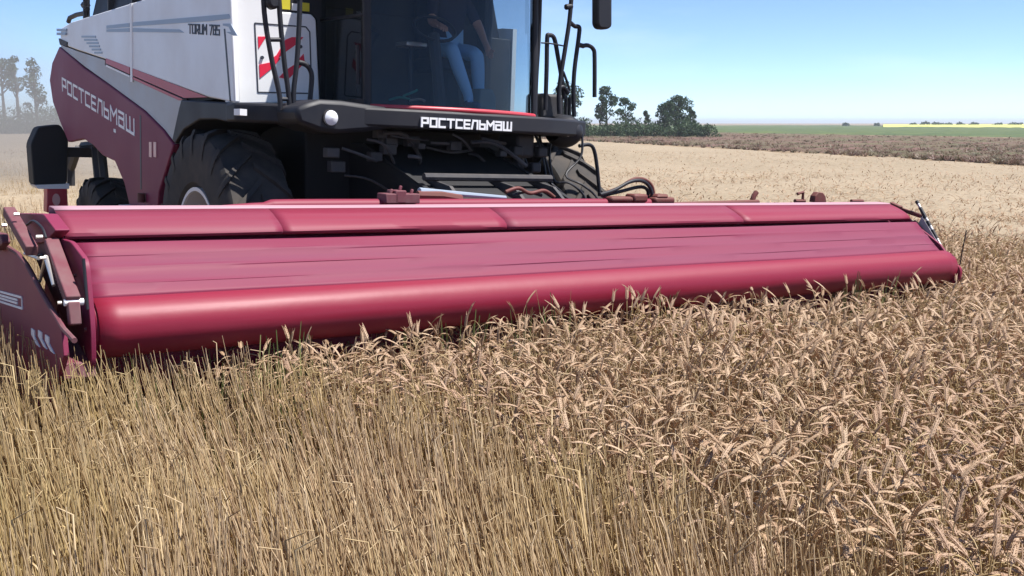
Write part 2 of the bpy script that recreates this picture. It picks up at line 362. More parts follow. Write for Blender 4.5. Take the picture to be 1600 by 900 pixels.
# --- left end of the header
pe = -3.665
plate = qr([(8, 383), (30, 397), (43, 413), (67, 457), (100, 513), (104, 556)], pe)
plate = plate + [(.15, .50), (1.7, .42), (1.95, .9), (1.75, 1.30)]
ep = hb(MB().prism_p(plate, pe - .012, pe + .012), 'end_plate', M['maroon'], bevel=.004, label='dusty maroon end plate with white lettering and three white marks')
rim_ = MB().tube([(pe - .004, q, r) for q, r in qr([(8, 383), (30, 397), (43, 413), (67, 457), (100, 513), (118, 532)], pe)], .012, 8)
hb(rim_, 'edge_rim', M['arm'], parent=ep, smooth=40)
q0, r0 = L(-60, 452, 0, pe - .014)[1:]; q1, r1 = L(35, 482, 0, pe - .014)[1:]
ex = Vector((0, q1 - q0, r1 - r0)); ln = ex.length; ex.normalize(); ey = Vector((0, -ex.z, ex.y)); ey = ey if ey.z > 0 else -ey
hb(lettering('ОЛЬ▭', (pe - .013, q0, r0), ex, ey, .055, ln, (-1, 0, 0), .2), 'lettering', M['letter'], parent=ep)
for k, (x, y) in enumerate(((50, 513), (61, 516), (72, 523))):
    c0 = L(x, y, 0, pe - .014); c1 = L(x + 3, y + 12, 0, pe - .014); c2 = L(x + 6, y + 24, 0, pe - .014)
    w_ = .075; mk = MB(); pts = [(c[1], c[2]) for c in (c0, c1, c2)]
    poly = [(q + w_, r) for q, r in pts]; poly = [(pts[0][0] + .01, pts[0][1]), (pts[1][0] + .05, pts[1][1]), (pts[2][0] - .02, pts[2][1])]
    poly = poly + [(q - w_, r) for q, r in reversed(poly)]
    hb(MB().prism_p(poly, pe - .017, pe - .011), 'chevron_mark', M['letter'], parent=ep)
fl = MB().prism_p(rounded([(-.06, 1.24), (-.135, .95), (-.13, .76), (.10, .74), (.38, .80), (.55, 1.0), (.52, 1.29), (.2, 1.30)], .05), -3.545, -3.522)
hb(fl, 'end_flange', M['maroon'], bevel=.004)
hb(MB().tube([(-3.552, -.07, 1.25), (-3.552, -.12, 1.03)], .007, 8), 'flange_rod', M['black'])
hb(MB().prism_p([(-.10, .79), (-.12, .72), (.5, .70), (.5, .79), (.1, .84)], pe + .005, -3.52), 'end_shoe', M['arm'], bevel=.008)
def bar(pa, pb, wp, wt, m, name='lift_arm', **k):
    """flat bar between two points: wp wide along p, wt thick"""
    a, b = Vector(pa), Vector(pb); t = (b - a).normalized(); u = Vector((1, 0, 0)); v = t.cross(u).normalized()
    vs = [c + u * sx * wp / 2 + v * sy * wt / 2 for c in (a, b) for sx, sy in ((-1, -1), (1, -1), (1, 1), (-1, 1))]
    return hb(MB().add(vs, [(3, 2, 1, 0), (4, 5, 6, 7), (0, 1, 5, 4), (1, 2, 6, 5), (2, 3, 7, 6), (3, 0, 4, 7)]), name, m, bevel=.006, **k)
bar(L(80, 378, 0, -3.61), L(114, 470, 0, -3.61), .062, .05, M['arm'])
bar(L(114, 472, 0, -3.61), L(117, 508, 0, -3.61), .05, .045, M['arm'], 'arm_foot')
bar(L(14, 330, 0, -3.68), L(50, 392, 0, -3.68), .055, .05, M['arm'], 'upper_arm')
hb(MB().prism_p(rounded(qr([(36, 333), (78, 334), (98, 360), (80, 378), (40, 385), (44, 350)], -3.57), .03), -3.60, -3.535), 'end_bracket', M['maroon'], bevel=.006)
hb(MB().prism_p(rounded(qr([(40, 375), (75, 372), (92, 420), (112, 505), (96, 505), (60, 430)], -3.60), .03), -3.585, -3.560), 'arm_plate', M['rust'], bevel=.005)
c0 = L(100, 473, 0, -3.645); hb(MB().tube([(-3.645, c0[1], c0[2]), (-3.565, c0[1], c0[2])], .0155, 14), 'pivot_pin', M['letter'], smooth=40)
for (x, y, dx, sz) in ((25, 335, 8, .010), (60, 370, 9, .009), (66, 403, 8, .008), (6, 352, 8, .010), (94, 473, 5, .008)):
    c0 = L(x, y, 0, -3.69); hb(MB().tube([(-3.70, c0[1], c0[2]), (-3.70 + dx * .003, c0[1], c0[2])], sz, 6), 'bolt', M['steel'])
for (xa, ya, xb, yb) in ((72, 402, 62, 440), (72, 402, 84, 446), (40, 396, 60, 404)):
    hb(MB().tube([L(xa, ya, 0, -3.655), L(xb, yb, 0, -3.655)], [.011, .008], 8), 'link_rod', M['steel'], smooth=40)

for k, pts in enumerate((((28, 345), (40, 352), (52, 345), (66, 356), (72, 372)), ((48, 395), (56, 402), (64, 398), (70, 408), (66, 422)), ((78, 410), (90, 424), (96, 446), (104, 462)))):
    hb(MB().tube(smooth_path([L(x, y, 0, -3.64 + .012 * k) for x, y in pts], 5), .006, 6), 'cable', M['black'], smooth=60)
cl = []
for i in range(61):
    t = i / 60; c = Vector(L(88, 425, 0, -3.575)).lerp(Vector(L(104, 468, 0, -3.575)), t); cl.append(c + Vector((math.cos(i * .9) * .013, math.sin(i * .9) * .013, 0)))
hb(MB().tube(cl, .003, 5), 'coil_spring', M['steel'], smooth=60)
hb(MB().prism_p(rounded(qr([(-6, 362), (10, 365), (14, 380), (2, 392), (-10, 385)], -3.69), .03), -3.72, -3.68), 'belt_guard', M['arm'], bevel=.005)
for x, y in ((118, 430), (122, 455), (126, 500), (134, 515)):
    c = L(x, y, 0, -3.548); hb(MB().tube([(-3.556, c[1], c[2]), (-3.54, c[1], c[2])], .008, 6), 'bolt', M['arm'])
# --- right end of the header
pr = 3.56
hb(MB().prism_p([(.0, .80), (-.04, .95), (.1, 1.10), (.36, 1.26), (.56, 1.40), (.75, 1.40), (1.6, 1.25), (1.8, .85), (1.6, .42), (.1, .50)], pr - .012, pr + .012), 'end_plate', M['maroon'], bevel=.004)
pole = [L(1432, 314, 0, 3.60), L(1452, 350, 0, 3.60), L(1473, 390, 0, 3.60)]
po = hb(MB().tube(pole, .013, 8), 'marker_pole', M['steel'], smooth=40)
for t0, t1 in ((0, .06), (.14, .36), (.42, .52), (.60, .78)):
    a, b = Vector(pole[0]), Vector(pole[2]); hb(MB().tube([a.lerp(b, t0), a.lerp(b, t1)], .0165, 8), 'dark_band', M['black'], parent=po, smooth=40)
hb(MB().prism_p(qr([(1441, 338), (1434, 352), (1468, 388), (1470, 386)], 3.585), 3.578, 3.592), 'gusset', M['silver'])
bar(L(1440, 338, 0, 3.585), L(1405, 326, 0, 3.57), .03, .035, M['rust'], 'upper_arm')
bar(L(1428, 345, 0, 3.575), L(1468, 390, 0, 3.575), .03, .025, M['rust'])
bar(L(1392, 318, 0, 3.54), L(1408, 325, 0, 3.54), .05, .03, M['rust'], 'end_bracket')
hb(MB().tube([L(1498, 424, 0, 3.55), L(1503, 395, 0, 3.55), L(1510, 360, 0, 3.55)], .0055, 6), 'divider_rod', M['black'])
hb(MB().prism_p(rounded([(.08, 1.01), (-.13, .93), (-.13, .80), (.1, .72)], .05), 3.512, 3.547), 'end_shoe', M['header_red'], bevel=.006)
# --- bits standing on the rear edge of the hood
def PQ(x, y, q=.95): return L(x, y, 1, q)
hb(MB().tube([PQ(1176, 312), PQ(1178, 306), PQ(1182, 300)], .022, 8), 'hook', M['rust'], smooth=40)
hk = MB(); hk.tube([PQ(1242, 314), PQ(1257, 314)], .018, 6); hk.tube([PQ(1254, 314), PQ(1255, 300), PQ(1246, 303)], .014, 6); hb(hk, 'hook', M['rust'])
bk = MB().prism_q([(L(x, y, 1, .93)[0], L(x, y, 1, .93)[2]) for x, y in ((1271, 316), (1273, 306), (1278, 300), (1285, 301), (1289, 307), (1290, 316))], .92, .98)
hb(bk, 'rounded_bracket', M['rust'], bevel=.006)
hb(MB().tube([PQ(1330, 314), PQ(1348, 314)], .016, 6), 'hook', M['rust'])
lump = MB()
for (x, y, sx, sz) in ((608, 309, .045, .035), (622, 306, .04, .045), (640, 309, .055, .035)):
    c = PQ(x, y, .9); lump.box((c[0] - sx, .86, c[2] - sz), (c[0] + sx, .98, c[2] + sz * .8))
    lump.tube([(c[0], .9, c[2]), (c[0] + .02, .9, c[2] + sz + .02)], .012, 6)
hb(lump, 'hose_coupling', M['arm'], bevel=.012)
hb(MB().tube([PQ(655, 300, 1.0), PQ(700, 302, 1.0), PQ(790, 309, 1.0)], [.03, .02, .014], 8), 'drive_shaft', M['stripe_grey'], smooth=40)
hb(MB().tube([PQ(652, 305, .98), PQ(690, 306, .98), PQ(720, 311, .98)], .03, 8), 'shaft_guard', M['rust'], smooth=40)
for k, pts in enumerate((((938, 304), (960, 297), (985, 284), (1004, 283), (1016, 294), (1020, 312)), ((945, 302), (968, 293), (990, 280), (1008, 281), (1019, 292), (1022, 312)),
                         ((940, 306), (970, 299), (1000, 292), (1012, 298), (1012, 314)), ((790, 300), (810, 294), (828, 302), (850, 298), (866, 308)), ((800, 306), (822, 299), (846, 305)))):
    hb(MB().tube(smooth_path([PQ(x, y, .95 + .03 * k) for x, y in pts], 6), .014, 8), 'hose', M['rust'] if k % 2 else M['black'], smooth=60)
hm = MB()
for (x0_, x1_, y0_, y1_) in ((985, 1008, 303, 316), (950, 985, 307, 316), (1018, 1050, 308, 318), (1022, 1040, 303, 310)):
    a, b = PQ(x0_, y1_, .92), PQ(x1_, y0_, .92); hm.box((a[0], .88, a[2]), (b[0], .99, b[2]))
hb(hm, 'hose_block', M['rust'], bevel=.02)
#==PART3==
# ================================================================== COMBINE HARVESTER
CO = (0, 5.2, 0)
cb = bpy.data.objects.new('combine_harvester', None); C.objects.link(cb)
cb.matrix_world = MF @ Matrix.Translation(CO); cb.empty_display_size = .5
tag(cb, 'big combine harvester with white and maroon bodywork and a dark glazed cab in the field', 'combine harvester')
def bb(mb, name, m, **k): return mb.build(name, m, k.pop('parent', cb), k.pop('org', CO), **k)
SP = -1.75
# body core, engine hood and grain tank
core = [(4.25, .95), (5.5, .85), (5.75, 1.3), (6.1, 1.88), (8.4, 1.98), (8.85, 2.05), (9.05, 2.4), (8.6, 2.9), (8.4, 2.98), (3.25, 2.93), (3.25, 2.12), (4.1, 2.08), (4.3, 1.75)]
bb(MB().prism_p(core, -1.69, .80), 'body_shell', M['dark'], bevel=.01)
bb(MB().prism_p([(max(q, 4.02), r) for q, r in core[:10]] + [(4.02, 1.8)], .80, 1.69), 'body_shell', M['dark'], bevel=.01)
tank = MB(); b0 = [(-1.62, 4.1), (1.62, 4.1), (1.62, 7.85), (-1.62, 7.85)]; t0 = [(-1.45, 4.2), (1.45, 4.2), (1.45, 7.6), (-1.45, 7.6)]
tank.add([(p, q, 2.9) for p, q in b0] + [(p, q, 3.85) for p, q in t0], [(0, 1, 5, 4), (1, 2, 6, 5), (2, 3, 7, 6), (3, 0, 4, 7), (4, 5, 6, 7), (0, 1, 2, 3)])
tk = bb(tank, 'grain_tank', M['black'], bevel=.03)
for q in (4.4, 5.1, 6.0, 6.9): bb(MB().prism_p([(q, 3.0), (q + .05, 3.0), (q + .05, 3.8), (q, 3.8)], -1.62, -1.52), 'tank_rib', M['dark'], parent=tk)
bb(MB().tube([L(107, 34, 0, -1.6), L(109, 28, 0, -1.6), L(120, 23, 0, -1.6), L(136, 20, 0, -1.6)], .028, 8), 'rear_handrail', M['black'], smooth=40)
fx = MB(); fx.tube([L(135, 30, 0, -1.6), L(135, -20, 0, -1.6)], .04, 6); fx.tube([L(131, 8, 0, -1.6), L(136, 8, 0, -1.6)], .04, 6); fx.tube([L(133, 12, 0, -1.6), L(137, 14, 0, -1.6)], .03, 6)
bb(fx, 'tank_hinge', M['black'])

def both(poly, name, m, t=.05, mirror=True, proud=0, **k):
    """a side panel and its twin on the far side"""
    o = bb(MB().prism_p(poly, SP - proud, SP + t), name, m, **k)
    if mirror: poly = [(max(q, 4.0 + .01 * i / len(poly)), r) for i, (q, r) in enumerate(poly)]; bb(MB().prism_p(poly, -SP - t, -SP + proud), name, m, **k)
    return o
wp = qr([(95, 46), (94, 68), (120, 78), (163, 92), (325, 152), (366, 160)], SP)
wp = wp + [(2.94, 2.98), (2.99, 3.04), (4.2, 3.06), (6.0, 3.07), (8.0, 3.08), (8.5, 3.05)]
side = both(wp, 'side_panel', M['white'], bevel=.012)
sp = qr([(94, 70), (120, 80), (163, 94), (163, 102), (284, 154), (280, 190), (273, 224), (257, 203), (227, 173), (170, 131), (132, 104), (95, 74)], SP)
both(sp, 'silver_panel', M['silver'], t=.045, proud=-.006)
mr = qr([(94, 73), (132, 106), (170, 132), (227, 174), (257, 204), (273, 226), (262, 262), (250, 300), (247, 345), (208, 345), (204, 321), (196, 287), (181, 252), (162, 243), (146, 226), (132, 217), (108, 222), (95, 190), (84, 160), (79, 125), (83, 98)], SP)
mar = both(mr, 'lower_side_panel', M['maroon'], t=.05, proud=.012, bevel=.012)
# stripes and seams on the white panel
both(qr([(166, 91), (203, 105), (203, 116), (166, 99)], SP), 'stripe', M['red'], t=.0, proud=.005, mirror=False, parent=side)
both(qr([(208, 107), (325, 152), (288, 153), (208, 118)], SP), 'stripe', M['red'], t=.0, proud=.005, mirror=False, parent=side)
both(qr([(166, 101), (203, 118), (203, 121), (166, 104)], SP), 'stripe', M['letter'], t=.0, proud=.004, mirror=False, parent=side)
both(qr([(208, 120), (286, 155), (280, 157), (208, 124)], SP), 'stripe', M['red'], t=.0, proud=.004, mirror=False, parent=side)
both(qr([(167, 40), (203, 36), (203, 42), (167, 45)], SP), 'stripe', M['stripe_grey'], t=.0, proud=.005, mirror=False, parent=side)
both(qr([(208, 35), (358, 22), (361, 29), (330, 33), (208, 41)], SP), 'stripe', M['stripe_grey'], t=.0, proud=.005, mirror=False, parent=side)
both(qr([(167, 46), (203, 44), (203, 50), (167, 50)], SP), 'stripe', M['stripe_grey'], t=.0, proud=.005, mirror=False, parent=side)
both(qr([(208, 44), (280, 46), (288, 51), (208, 50)], SP), 'stripe', M['stripe_grey'], t=.0, proud=.005, mirror=False, parent=side)
both(qr([(204, 5), (207, 5), (208, 128), (205, 128)], SP), 'seam_strip', M['letter'], t=.0, proud=.009, mirror=False, parent=side)
both(qr([(350, 45), (352, 45), (361, 158), (359, 158)], SP), 'seam', M['ink'], t=.0, proud=.003, mirror=False, parent=side)
both(qr([(349, 37), (361, 37), (372, 56), (366, 56), (354, 50), (362, 50), (358, 42), (349, 40)], SP), 'seam_hook', M['stripe_grey'], t=.0, proud=.005, mirror=False, parent=side)
for k in range(6):   # louvre slots near the rear
    q0, r0 = L(128 + k * 4, 56 + k * 5, 0, SP)[1:]; q1, r1 = L(150 + k * 2, 56 + k * 5, 0, SP)[1:]
    bb(MB().prism_p([(q0, r0), (q1, r1), (q1, r1 - .02), (q0, r0 - .02)], SP - .006, SP + .0), 'louvre', M['stripe_grey'], parent=side)
for y in (45, 51):
    q0, r0 = L(91, y, 0, SP)[1:]; q1, r1 = L(105, y, 0, SP)[1:]; bb(MB().prism_p([(q0, r0), (q1, r1), (q1, r1 - .03), (q0, r0 - .03)], SP - .02, SP + .02), 'rear_hinge', M['stripe_grey'], parent=side)
bb(MB().prism_p(qr([(93, 60), (106, 66), (106, 72), (95, 70)], SP), SP - .012, SP + .04), 'tail_lamp', M['dark'], parent=side)
def word(text, pa, pb, h, m, par, plane, st=.17, shear=0, nrm=(-1, 0, 0)):
    a, b = Vector(pa), Vector(pb); ex = (b - a); ln = ex.length; ex.normalize(); n_ = Vector(nrm); ey = n_.cross(ex).normalized()
    if ey.z < 0: ey = -ey
    ey2 = Vector((0, 0, 1)) if plane == 'side' else ey
    return bb(lettering(text, a, ex, ey2, h, ln, n_, st), 'lettering', m, parent=par)
word('РОСТСЕЛЬМАШ', L(98, 141, 0, SP - .013), L(210, 210, 0, SP - .013), .14, M['letter'], mar, 'side', .2)
word('ТОRUМ', L(295, 51.5, 0, SP - .001), L(323, 53.2, 0, SP - .001), .07, M['ink'], side, 'side', .19)
word('785', L(328, 53.5, 0, SP - .001), L(343, 54.4, 0, SP - .001), .07, M['ink'], side, 'side', .19)
bb(MB().prism_p(qr([(218.5, 180), (220.5, 180), (221.5, 296), (219.5, 296)], SP - .012), SP - .0145, SP - .01), 'panel_seam', M['ink'], parent=mar)
for x in (234, 241): bb(MB().prism_p(qr([(x, 222), (x + 4, 222), (x + 4, 246), (x, 245)], SP - .012), SP - .02, SP - .01), 'reflector', M['reflect'], parent=mar)
bb(MB().prism_p(qr([(178, 201), (181, 202), (181, 208), (178, 206)], SP - .012), SP - .016, SP - .01), 'sticker', M['letter'], parent=mar)
lb = MB().tube([(SP - .05, *L(229, 316, 0, SP)[1:]), (SP - .05, *L(229, 302, 0, SP)[1:])], .035, 10); bb(lb, 'filler_cap', M['rust'], smooth=40)
sh = MB(); a = L(204, 321, 0, SP); b = L(242, 319, 0, SP); sh.box((SP - .12, b[1], a[2] - .03), (SP + .1, a[1], a[2] + .01)); bb(sh, 'side_step', M['steel'], bevel=.006)

# straw hood at the rear, its red tail piece
ch = [(L(x, y, 1, 8.8)[0], L(x, y, 1, 8.8)[2]) for x, y in ((48, 225), (60, 198), (94, 194), (107, 216), (105, 288), (53, 290))]
chop = bb(MB().prism_q(rounded(ch, .04, 2), 8.8, 9.1), 'rear_side_box', M['shade'], bevel=.015)
bb(MB().box((-1.72, 8.85, 1.5), (-1.3, 9.3, 1.62)), 'box_bracket', M['dark'])
bb(MB().prism_q([(L(x, y, 1, 8.79)[0], L(x, y, 1, 8.79)[2]) for x, y in ((53, 289), (108, 287), (108, 295), (60, 295))], 8.78, 9.08), 'box_edge', M['letter'], parent=chop)
bb(MB().prism_q([(L(x, y, 1, 8.8)[0], L(x, y, 1, 8.8)[2]) for x, y in ((74, 293), (105, 293), (107, 332), (73, 332))], 8.8, 9.0), 'tail_piece', M['red'], bevel=.01)
ov = L(88, 312, 1, 8.79); bb(MB().prism_q([(ov[0] + .045 * math.cos(a), ov[2] + .075 * math.sin(a)) for a in np.linspace(0, 2 * math.pi, 20, endpoint=False)], 8.79, 8.81), 'oval_emblem', M['reflect'])
# rear frame struts above the rear axle
for pts in ([(148, 222), (154, 282)], [(158, 230), (163, 279)], [(130, 228), (152, 226)], [(110, 235), (111, 290)], [(122, 232), (112, 262)]):
    bb(MB().tube([L(x, y, 0, -1.35) for x, y in pts], .055, 6), 'frame_strut', M['dark'])
bb(MB().tube([(-1.35, 7.4, .66), (1.35, 7.4, .66)], .09, 10), 'rear_axle', M['dark'], smooth=40)
bb(MB().tube([(0, 7.4, .66), (0, 7.4, 1.8)], .2, 8), 'axle_mount', M['dark'])
bb(MB().tube([(-1.4, 3.4, .93), (1.4, 3.4, .93)], .16, 12), 'front_axle', M['dark'], smooth=40)

# wheels
def wheel(name, c, width, Rad, rim, lugs, side):
    hw = width / 2; e = bpy.data.objects.new(name, None); C.objects.link(e); e.parent = cb; e.location = Vector(c) - Vector(CO); e.empty_display_size = .2
    prof = [(-hw * .72, rim), (-hw * .95, rim + .06), (-hw * 1.02, (rim + Rad) / 2), (-hw * .98, Rad - .10), (-hw * .86, Rad - .05), (-hw * .5, Rad - .035), (0, Rad - .03), (hw * .5, Rad - .035), (hw * .86, Rad - .05),
            (hw * .98, Rad - .10), (hw * 1.02, (rim + Rad) / 2), (hw * .95, rim + .06), (hw * .72, rim)]
    t = MB().lathe(prof, (0, 0, 0), 64)
    da = 2 * math.pi / lugs
    for k in range(lugs):
        for s_ in (-1, 1):
            a0 = da * (k + (.5 if s_ > 0 else 0))
            secs = []
            for u, ro in ((-.04, Rad), (.45, Rad), (.86, Rad - .012), (1.0, Rad - .07), (1.03, Rad - .16)):
                ang = a0 + u * .30; p = s_ * u * hw; hwid = .028 / Rad
                secs.append([(p, (rr) * math.cos(ang + dd), (rr) * math.sin(ang + dd)) for rr, dd in ((ro - .06, -hwid * 1.3), (ro, -hwid), (ro, hwid), (ro - .06, hwid * 1.3))])
            vs = [v for sc in secs for v in sc]; fs = []
            for i in range(len(secs) - 1):
                for j in range(4): fs.append((i * 4 + j, i * 4 + (j + 1) % 4, (i + 1) * 4 + (j + 1) % 4, (i + 1) * 4 + j))
            fs += [(0, 1, 2, 3), tuple(len(vs) - 4 + j for j in (3, 2, 1, 0))]; t.add(vs, fs)
    t.build('tyre', M['rubber'], e, smooth=35)
    s_ = side; rm = MB().lathe([(s_ * hw * .80, rim + .012), (s_ * hw * .84, rim - .01), (s_ * hw * .66, rim - .035), (s_ * hw * .10, rim - .06), (s_ * hw * .02, rim * .55), (s_ * hw * .25, rim * .45), (s_ * hw * .25, .06), (s_ * hw * .25, 0), (-s_ * hw * .6, 0), (-s_ * hw * .6, rim - .02)], (0, 0, 0), 48)
    ro = rm.build('rim', M['rim'], e, smooth=35)
    MB().lathe([(s_ * hw * .78, rim + .016), (s_ * hw * .90, rim + .018), (s_ * hw * .90, rim - .012), (s_ * hw * .78, rim - .012)], (0, 0, 0), 48).build('rim_ring', M['rimring'], e, smooth=35)
    bl = MB()
    for k in range(10): a = 2 * math.pi * k / 10; bl.tube([(s_ * hw * .2, rim * .62 * math.cos(a), rim * .62 * math.sin(a)), (s_ * hw * .34, rim * .62 * math.cos(a), rim * .62 * math.sin(a))], .018, 6)
    tag(bl.build('wheel_nuts', M['steel'], e), kind='stuff')
    return e
for s_ in (-1, 1):
    wheel('front_wheel', (s_ * 1.63, 3.4, .93), .54, .945, .45, 20, s_)
    wheel('rear_wheel', (s_ * 1.55, 7.4, .65), .45, .66, .30, 18, s_)

# front corner: white door, fender, dark deck
dq = 3.0
def PD(pts, q=dq): return [(L(x, y, 1, q)[0], L(x, y, 1, q)[2]) for x, y in pts]
dp = PD([(366, 163), (354, -60), (434, -60), (436, 18), (487, 22), (494, 30), (500, 161)]); dp[0] = (-1.745, dp[0][1]); dp[1] = (-1.745, dp[1][1])
door = bb(MB().prism_q(rounded(dp, .02, 2), dq, dq + .08), 'front_panel', M['white'], bevel=.012)
bb(MB().prism_q(PD([(436, -60), (500, -60), (500, 158), (495, 30), (487, 21), (436, 17)], dq + .03), dq + .03, dq + .3), 'panel_recess', M['black'])
for pts in ([(439, -8), (453, -8), (453, 15), (441, 14)], [(471, 4), (483, 5), (483, 18), (471, 17)]):
    bb(MB().prism_q(PD(pts, dq + .025), dq + .02, dq + .05), 'yellow_sticker', M['yellow'])
bb(MB().prism_q(PD([(456, 5), (465, 6), (465, 17), (456, 16)], dq + .025), dq + .02, dq + .05), 'sticker', M['letter'])
# hatch outline and warning stripes
ho = PD([(398, 36), (478, 42), (484, 50), (487, 146), (403, 144)], dq - .002)
for i in range(5):
    a, b = Vector(ho[i]), Vector(ho[(i + 1) % 5]); d = (b - a).normalized(); n2 = Vector((-d.y, d.x)) * .005
    q_ = [a + n2, b + n2, b - n2, a - n2]; bb(MB().prism_q([tuple(v) for v in q_], dq - .0035 - .0003 * i, dq + .01), 'hatch_seam', M['ink'], parent=door)
for k, pts in enumerate(([(403, 57), (416, 57), (404, 76)], [(432, 86), (446, 62), (456, 58), (474, 58), (466, 67), (445, 82), (428, 96), (424, 92)], [(405, 101), (424, 97), (432, 86), (438, 92), (423, 108), (406, 122)],
                         [(436, 121), (446, 110), (460, 101), (474, 84), (476, 98), (462, 112), (450, 124)])):
    bb(MB().prism_q(PD(pts, dq - .002), dq - .005 - .0004 * k, dq + .01), 'warning_stripe', M['warn_red'], parent=door)
for x, y in ((409, 90), (469, 73)): c = L(x, y, 1, dq); bb(MB().tube([(c[0], dq - .015, c[2]), (c[0], dq + .01, c[2])], .014, 10), 'latch', M['ink'], parent=door)
fen = [(2.93, 2.075), (4.06, 2.115), (4.12, 2.05), (4.32, 1.77), (4.24, 1.74), (4.0, 1.86), (3.6, 1.945), (3.2, 1.945), (2.93, 1.92)]
bb(MB().prism_p(fen, SP - .02, -1.05), 'wheel_fender', M['black'], bevel=.012)
bb(MB().prism_p(fen, 1.05, -SP + .02), 'wheel_fender', M['black'], bevel=.012)
# deck running round the cab foot (plan outline, then the lamp pods)
deck = [(-1.80, 2.92), (-1.80, 2.72), (-1.62, 2.52), (-1.30, 2.26), (-1.02, 2.12), (-.50, 2.035), (.62, 2.035), (.80, 2.10), (1.10, 2.22), (1.36, 2.35), (1.36, 3.2), (-1.2, 3.2)]
dk = bb(MB().prism_r(deck, 1.925, 2.07), 'deck', M['black'], bevel=.02)
pod = MB().prism_q([(L(x, y, 1, 2.12)[0], L(x, y, 1, 2.12)[2]) for x, y in ((462, 168), (482, 160), (500, 155), (535, 157), (575, 163), (610, 168), (612, 201), (570, 206), (530, 209), (500, 205), (466, 193))], 2.12, 2.6)
bb(pod, 'lamp_pod', M['black'], bevel=.035)
def lamp(c, rad, name='headlamp'):
    o = bb(MB().tube([(c[0], c[1] + .08, c[2]), (c[0] + .01, c[1], c[2])], rad * 1.15, 18), name, M['dark'], smooth=40)
    rows = [[(c[0] + .012 + rad * k * math.cos(a), c[1] - .004 - .02 * (1 - k * k), c[2] + rad * k * math.sin(a)) for a in np.linspace(0, 2 * math.pi, 19)] for k in (.001, .5, .85, 1.0)]
    bb(MB().sheet(rows), 'lens', M['lens'], parent=o, smooth=60)
lamp(L(515, 184, 1, 2.11), .055)
bb(MB().prism_q([(L(x, y, 1, 2.60)[0], L(x, y, 1, 2.60)[2]) for x, y in ((367, 170), (378, 171), (378, 181), (367, 180))], 2.50, 2.62), 'side_marker', M['letter'])
# right-hand pod
rows = []
for i in range(9):
    t = i / 8; k = math.sin(math.pi * min(1, .12 + .88 * t)) ** .5
    rows.append([(1.05 + .30 * t, 2.45 + .20 * k * math.cos(a), 1.97 + .15 * k * math.sin(a)) for a in np.linspace(0, 2 * math.pi, 21)])
bb(MB().sheet(rows), 'lamp_pod', M['black'], smooth=50)
lamp(L(886, 207, 1, 2.27), .035, 'work_lamp')
# fascia lettering and the red trim below the windscreen
a, b = L(659, 197, 1, 2.034), L(798, 206.5, 1, 2.034)
word('РОСТСЕЛЬМАШ', a, (b[0], a[1], a[2]), .062, M['letter'], dk, 'front', .26, nrm=(0, -1, 0))
def scr(p, r): return 2.34 - .27 * (1 - ((p + .06) / .80) ** 2) - (r - 2.1) * -.04
tr_ = [(p, scr(p, 2.085) - .012, 2.085) for p in np.linspace(-.86, .74, 25)]
bb(MB().tube(tr_, .02, 8), 'red_trim', M['red'], smooth=50)

# cab
cabf = MB()
def cpath(p0, p1, rad, n=6): cabf.tube([Vector(p0).lerp(Vector(p1), i / n) for i in range(n + 1)], rad, 8)
AL = [(-.87, scr(-.86, r) + .02, r) for r in (2.08, 2.4, 2.8, 3.2)]; AR = [(.755, scr(.74, r) + .02, r) for r in (2.08, 2.4, 2.8, 3.2)]
for pth in (AL, AR): bb(MB().tube(pth, .036, 8), 'cab_pillar', M['black'], smooth=50)
for p in (-.90, .79): bb(MB().box((p - .05, 3.14, 2.06), (p + .05, 3.26, 3.24)), 'cab_pillar', M['black'], bevel=.012)
bb(MB().box((-.93, 3.26, 2.06), (.82, 3.33, 3.24)), 'cab_rear_wall', M['trim'])
bb(MB().box((-.88, 2.32, 2.072), (.78, 3.26, 2.10)), 'cab_floor', M['trim'])
bb(MB().prism_r(rounded([(-1.02, 1.95), (-.6, 1.78), (.5, 1.78), (.92, 1.95), (.95, 3.5), (-1.05, 3.5)], .12), 3.22, 3.46), 'cab_roof', M['white'], bevel=.04)
ws = MB().sheet([[(p, scr(p, r), r) for p in np.linspace(-.86, .74, 25)] for r in np.linspace(2.09, 3.22, 10)])
bb(ws, 'windscreen', M['glass'], smooth=60)
for p in (-.895, .785):
    bb(MB().sheet([[(p, q, r) for q in (scr(p, r) + .05, 3.14)] for r in (2.09, 3.22)]), 'side_window', M['glass'])
bb(MB().tube([(-.905, 2.36, 2.78), (-.905, 3.14, 2.80)], .014, 6), 'door_bar', M['black'])
bb(MB().tube([(-.92, 2.42, 2.25), (-.93, 2.42, 2.55)], .016, 6), 'door_handle', M['black'])
bb(MB().box((-.915, 2.34, 2.07), (-.885, 3.16, 2.14)), 'door_sill', M['black'])
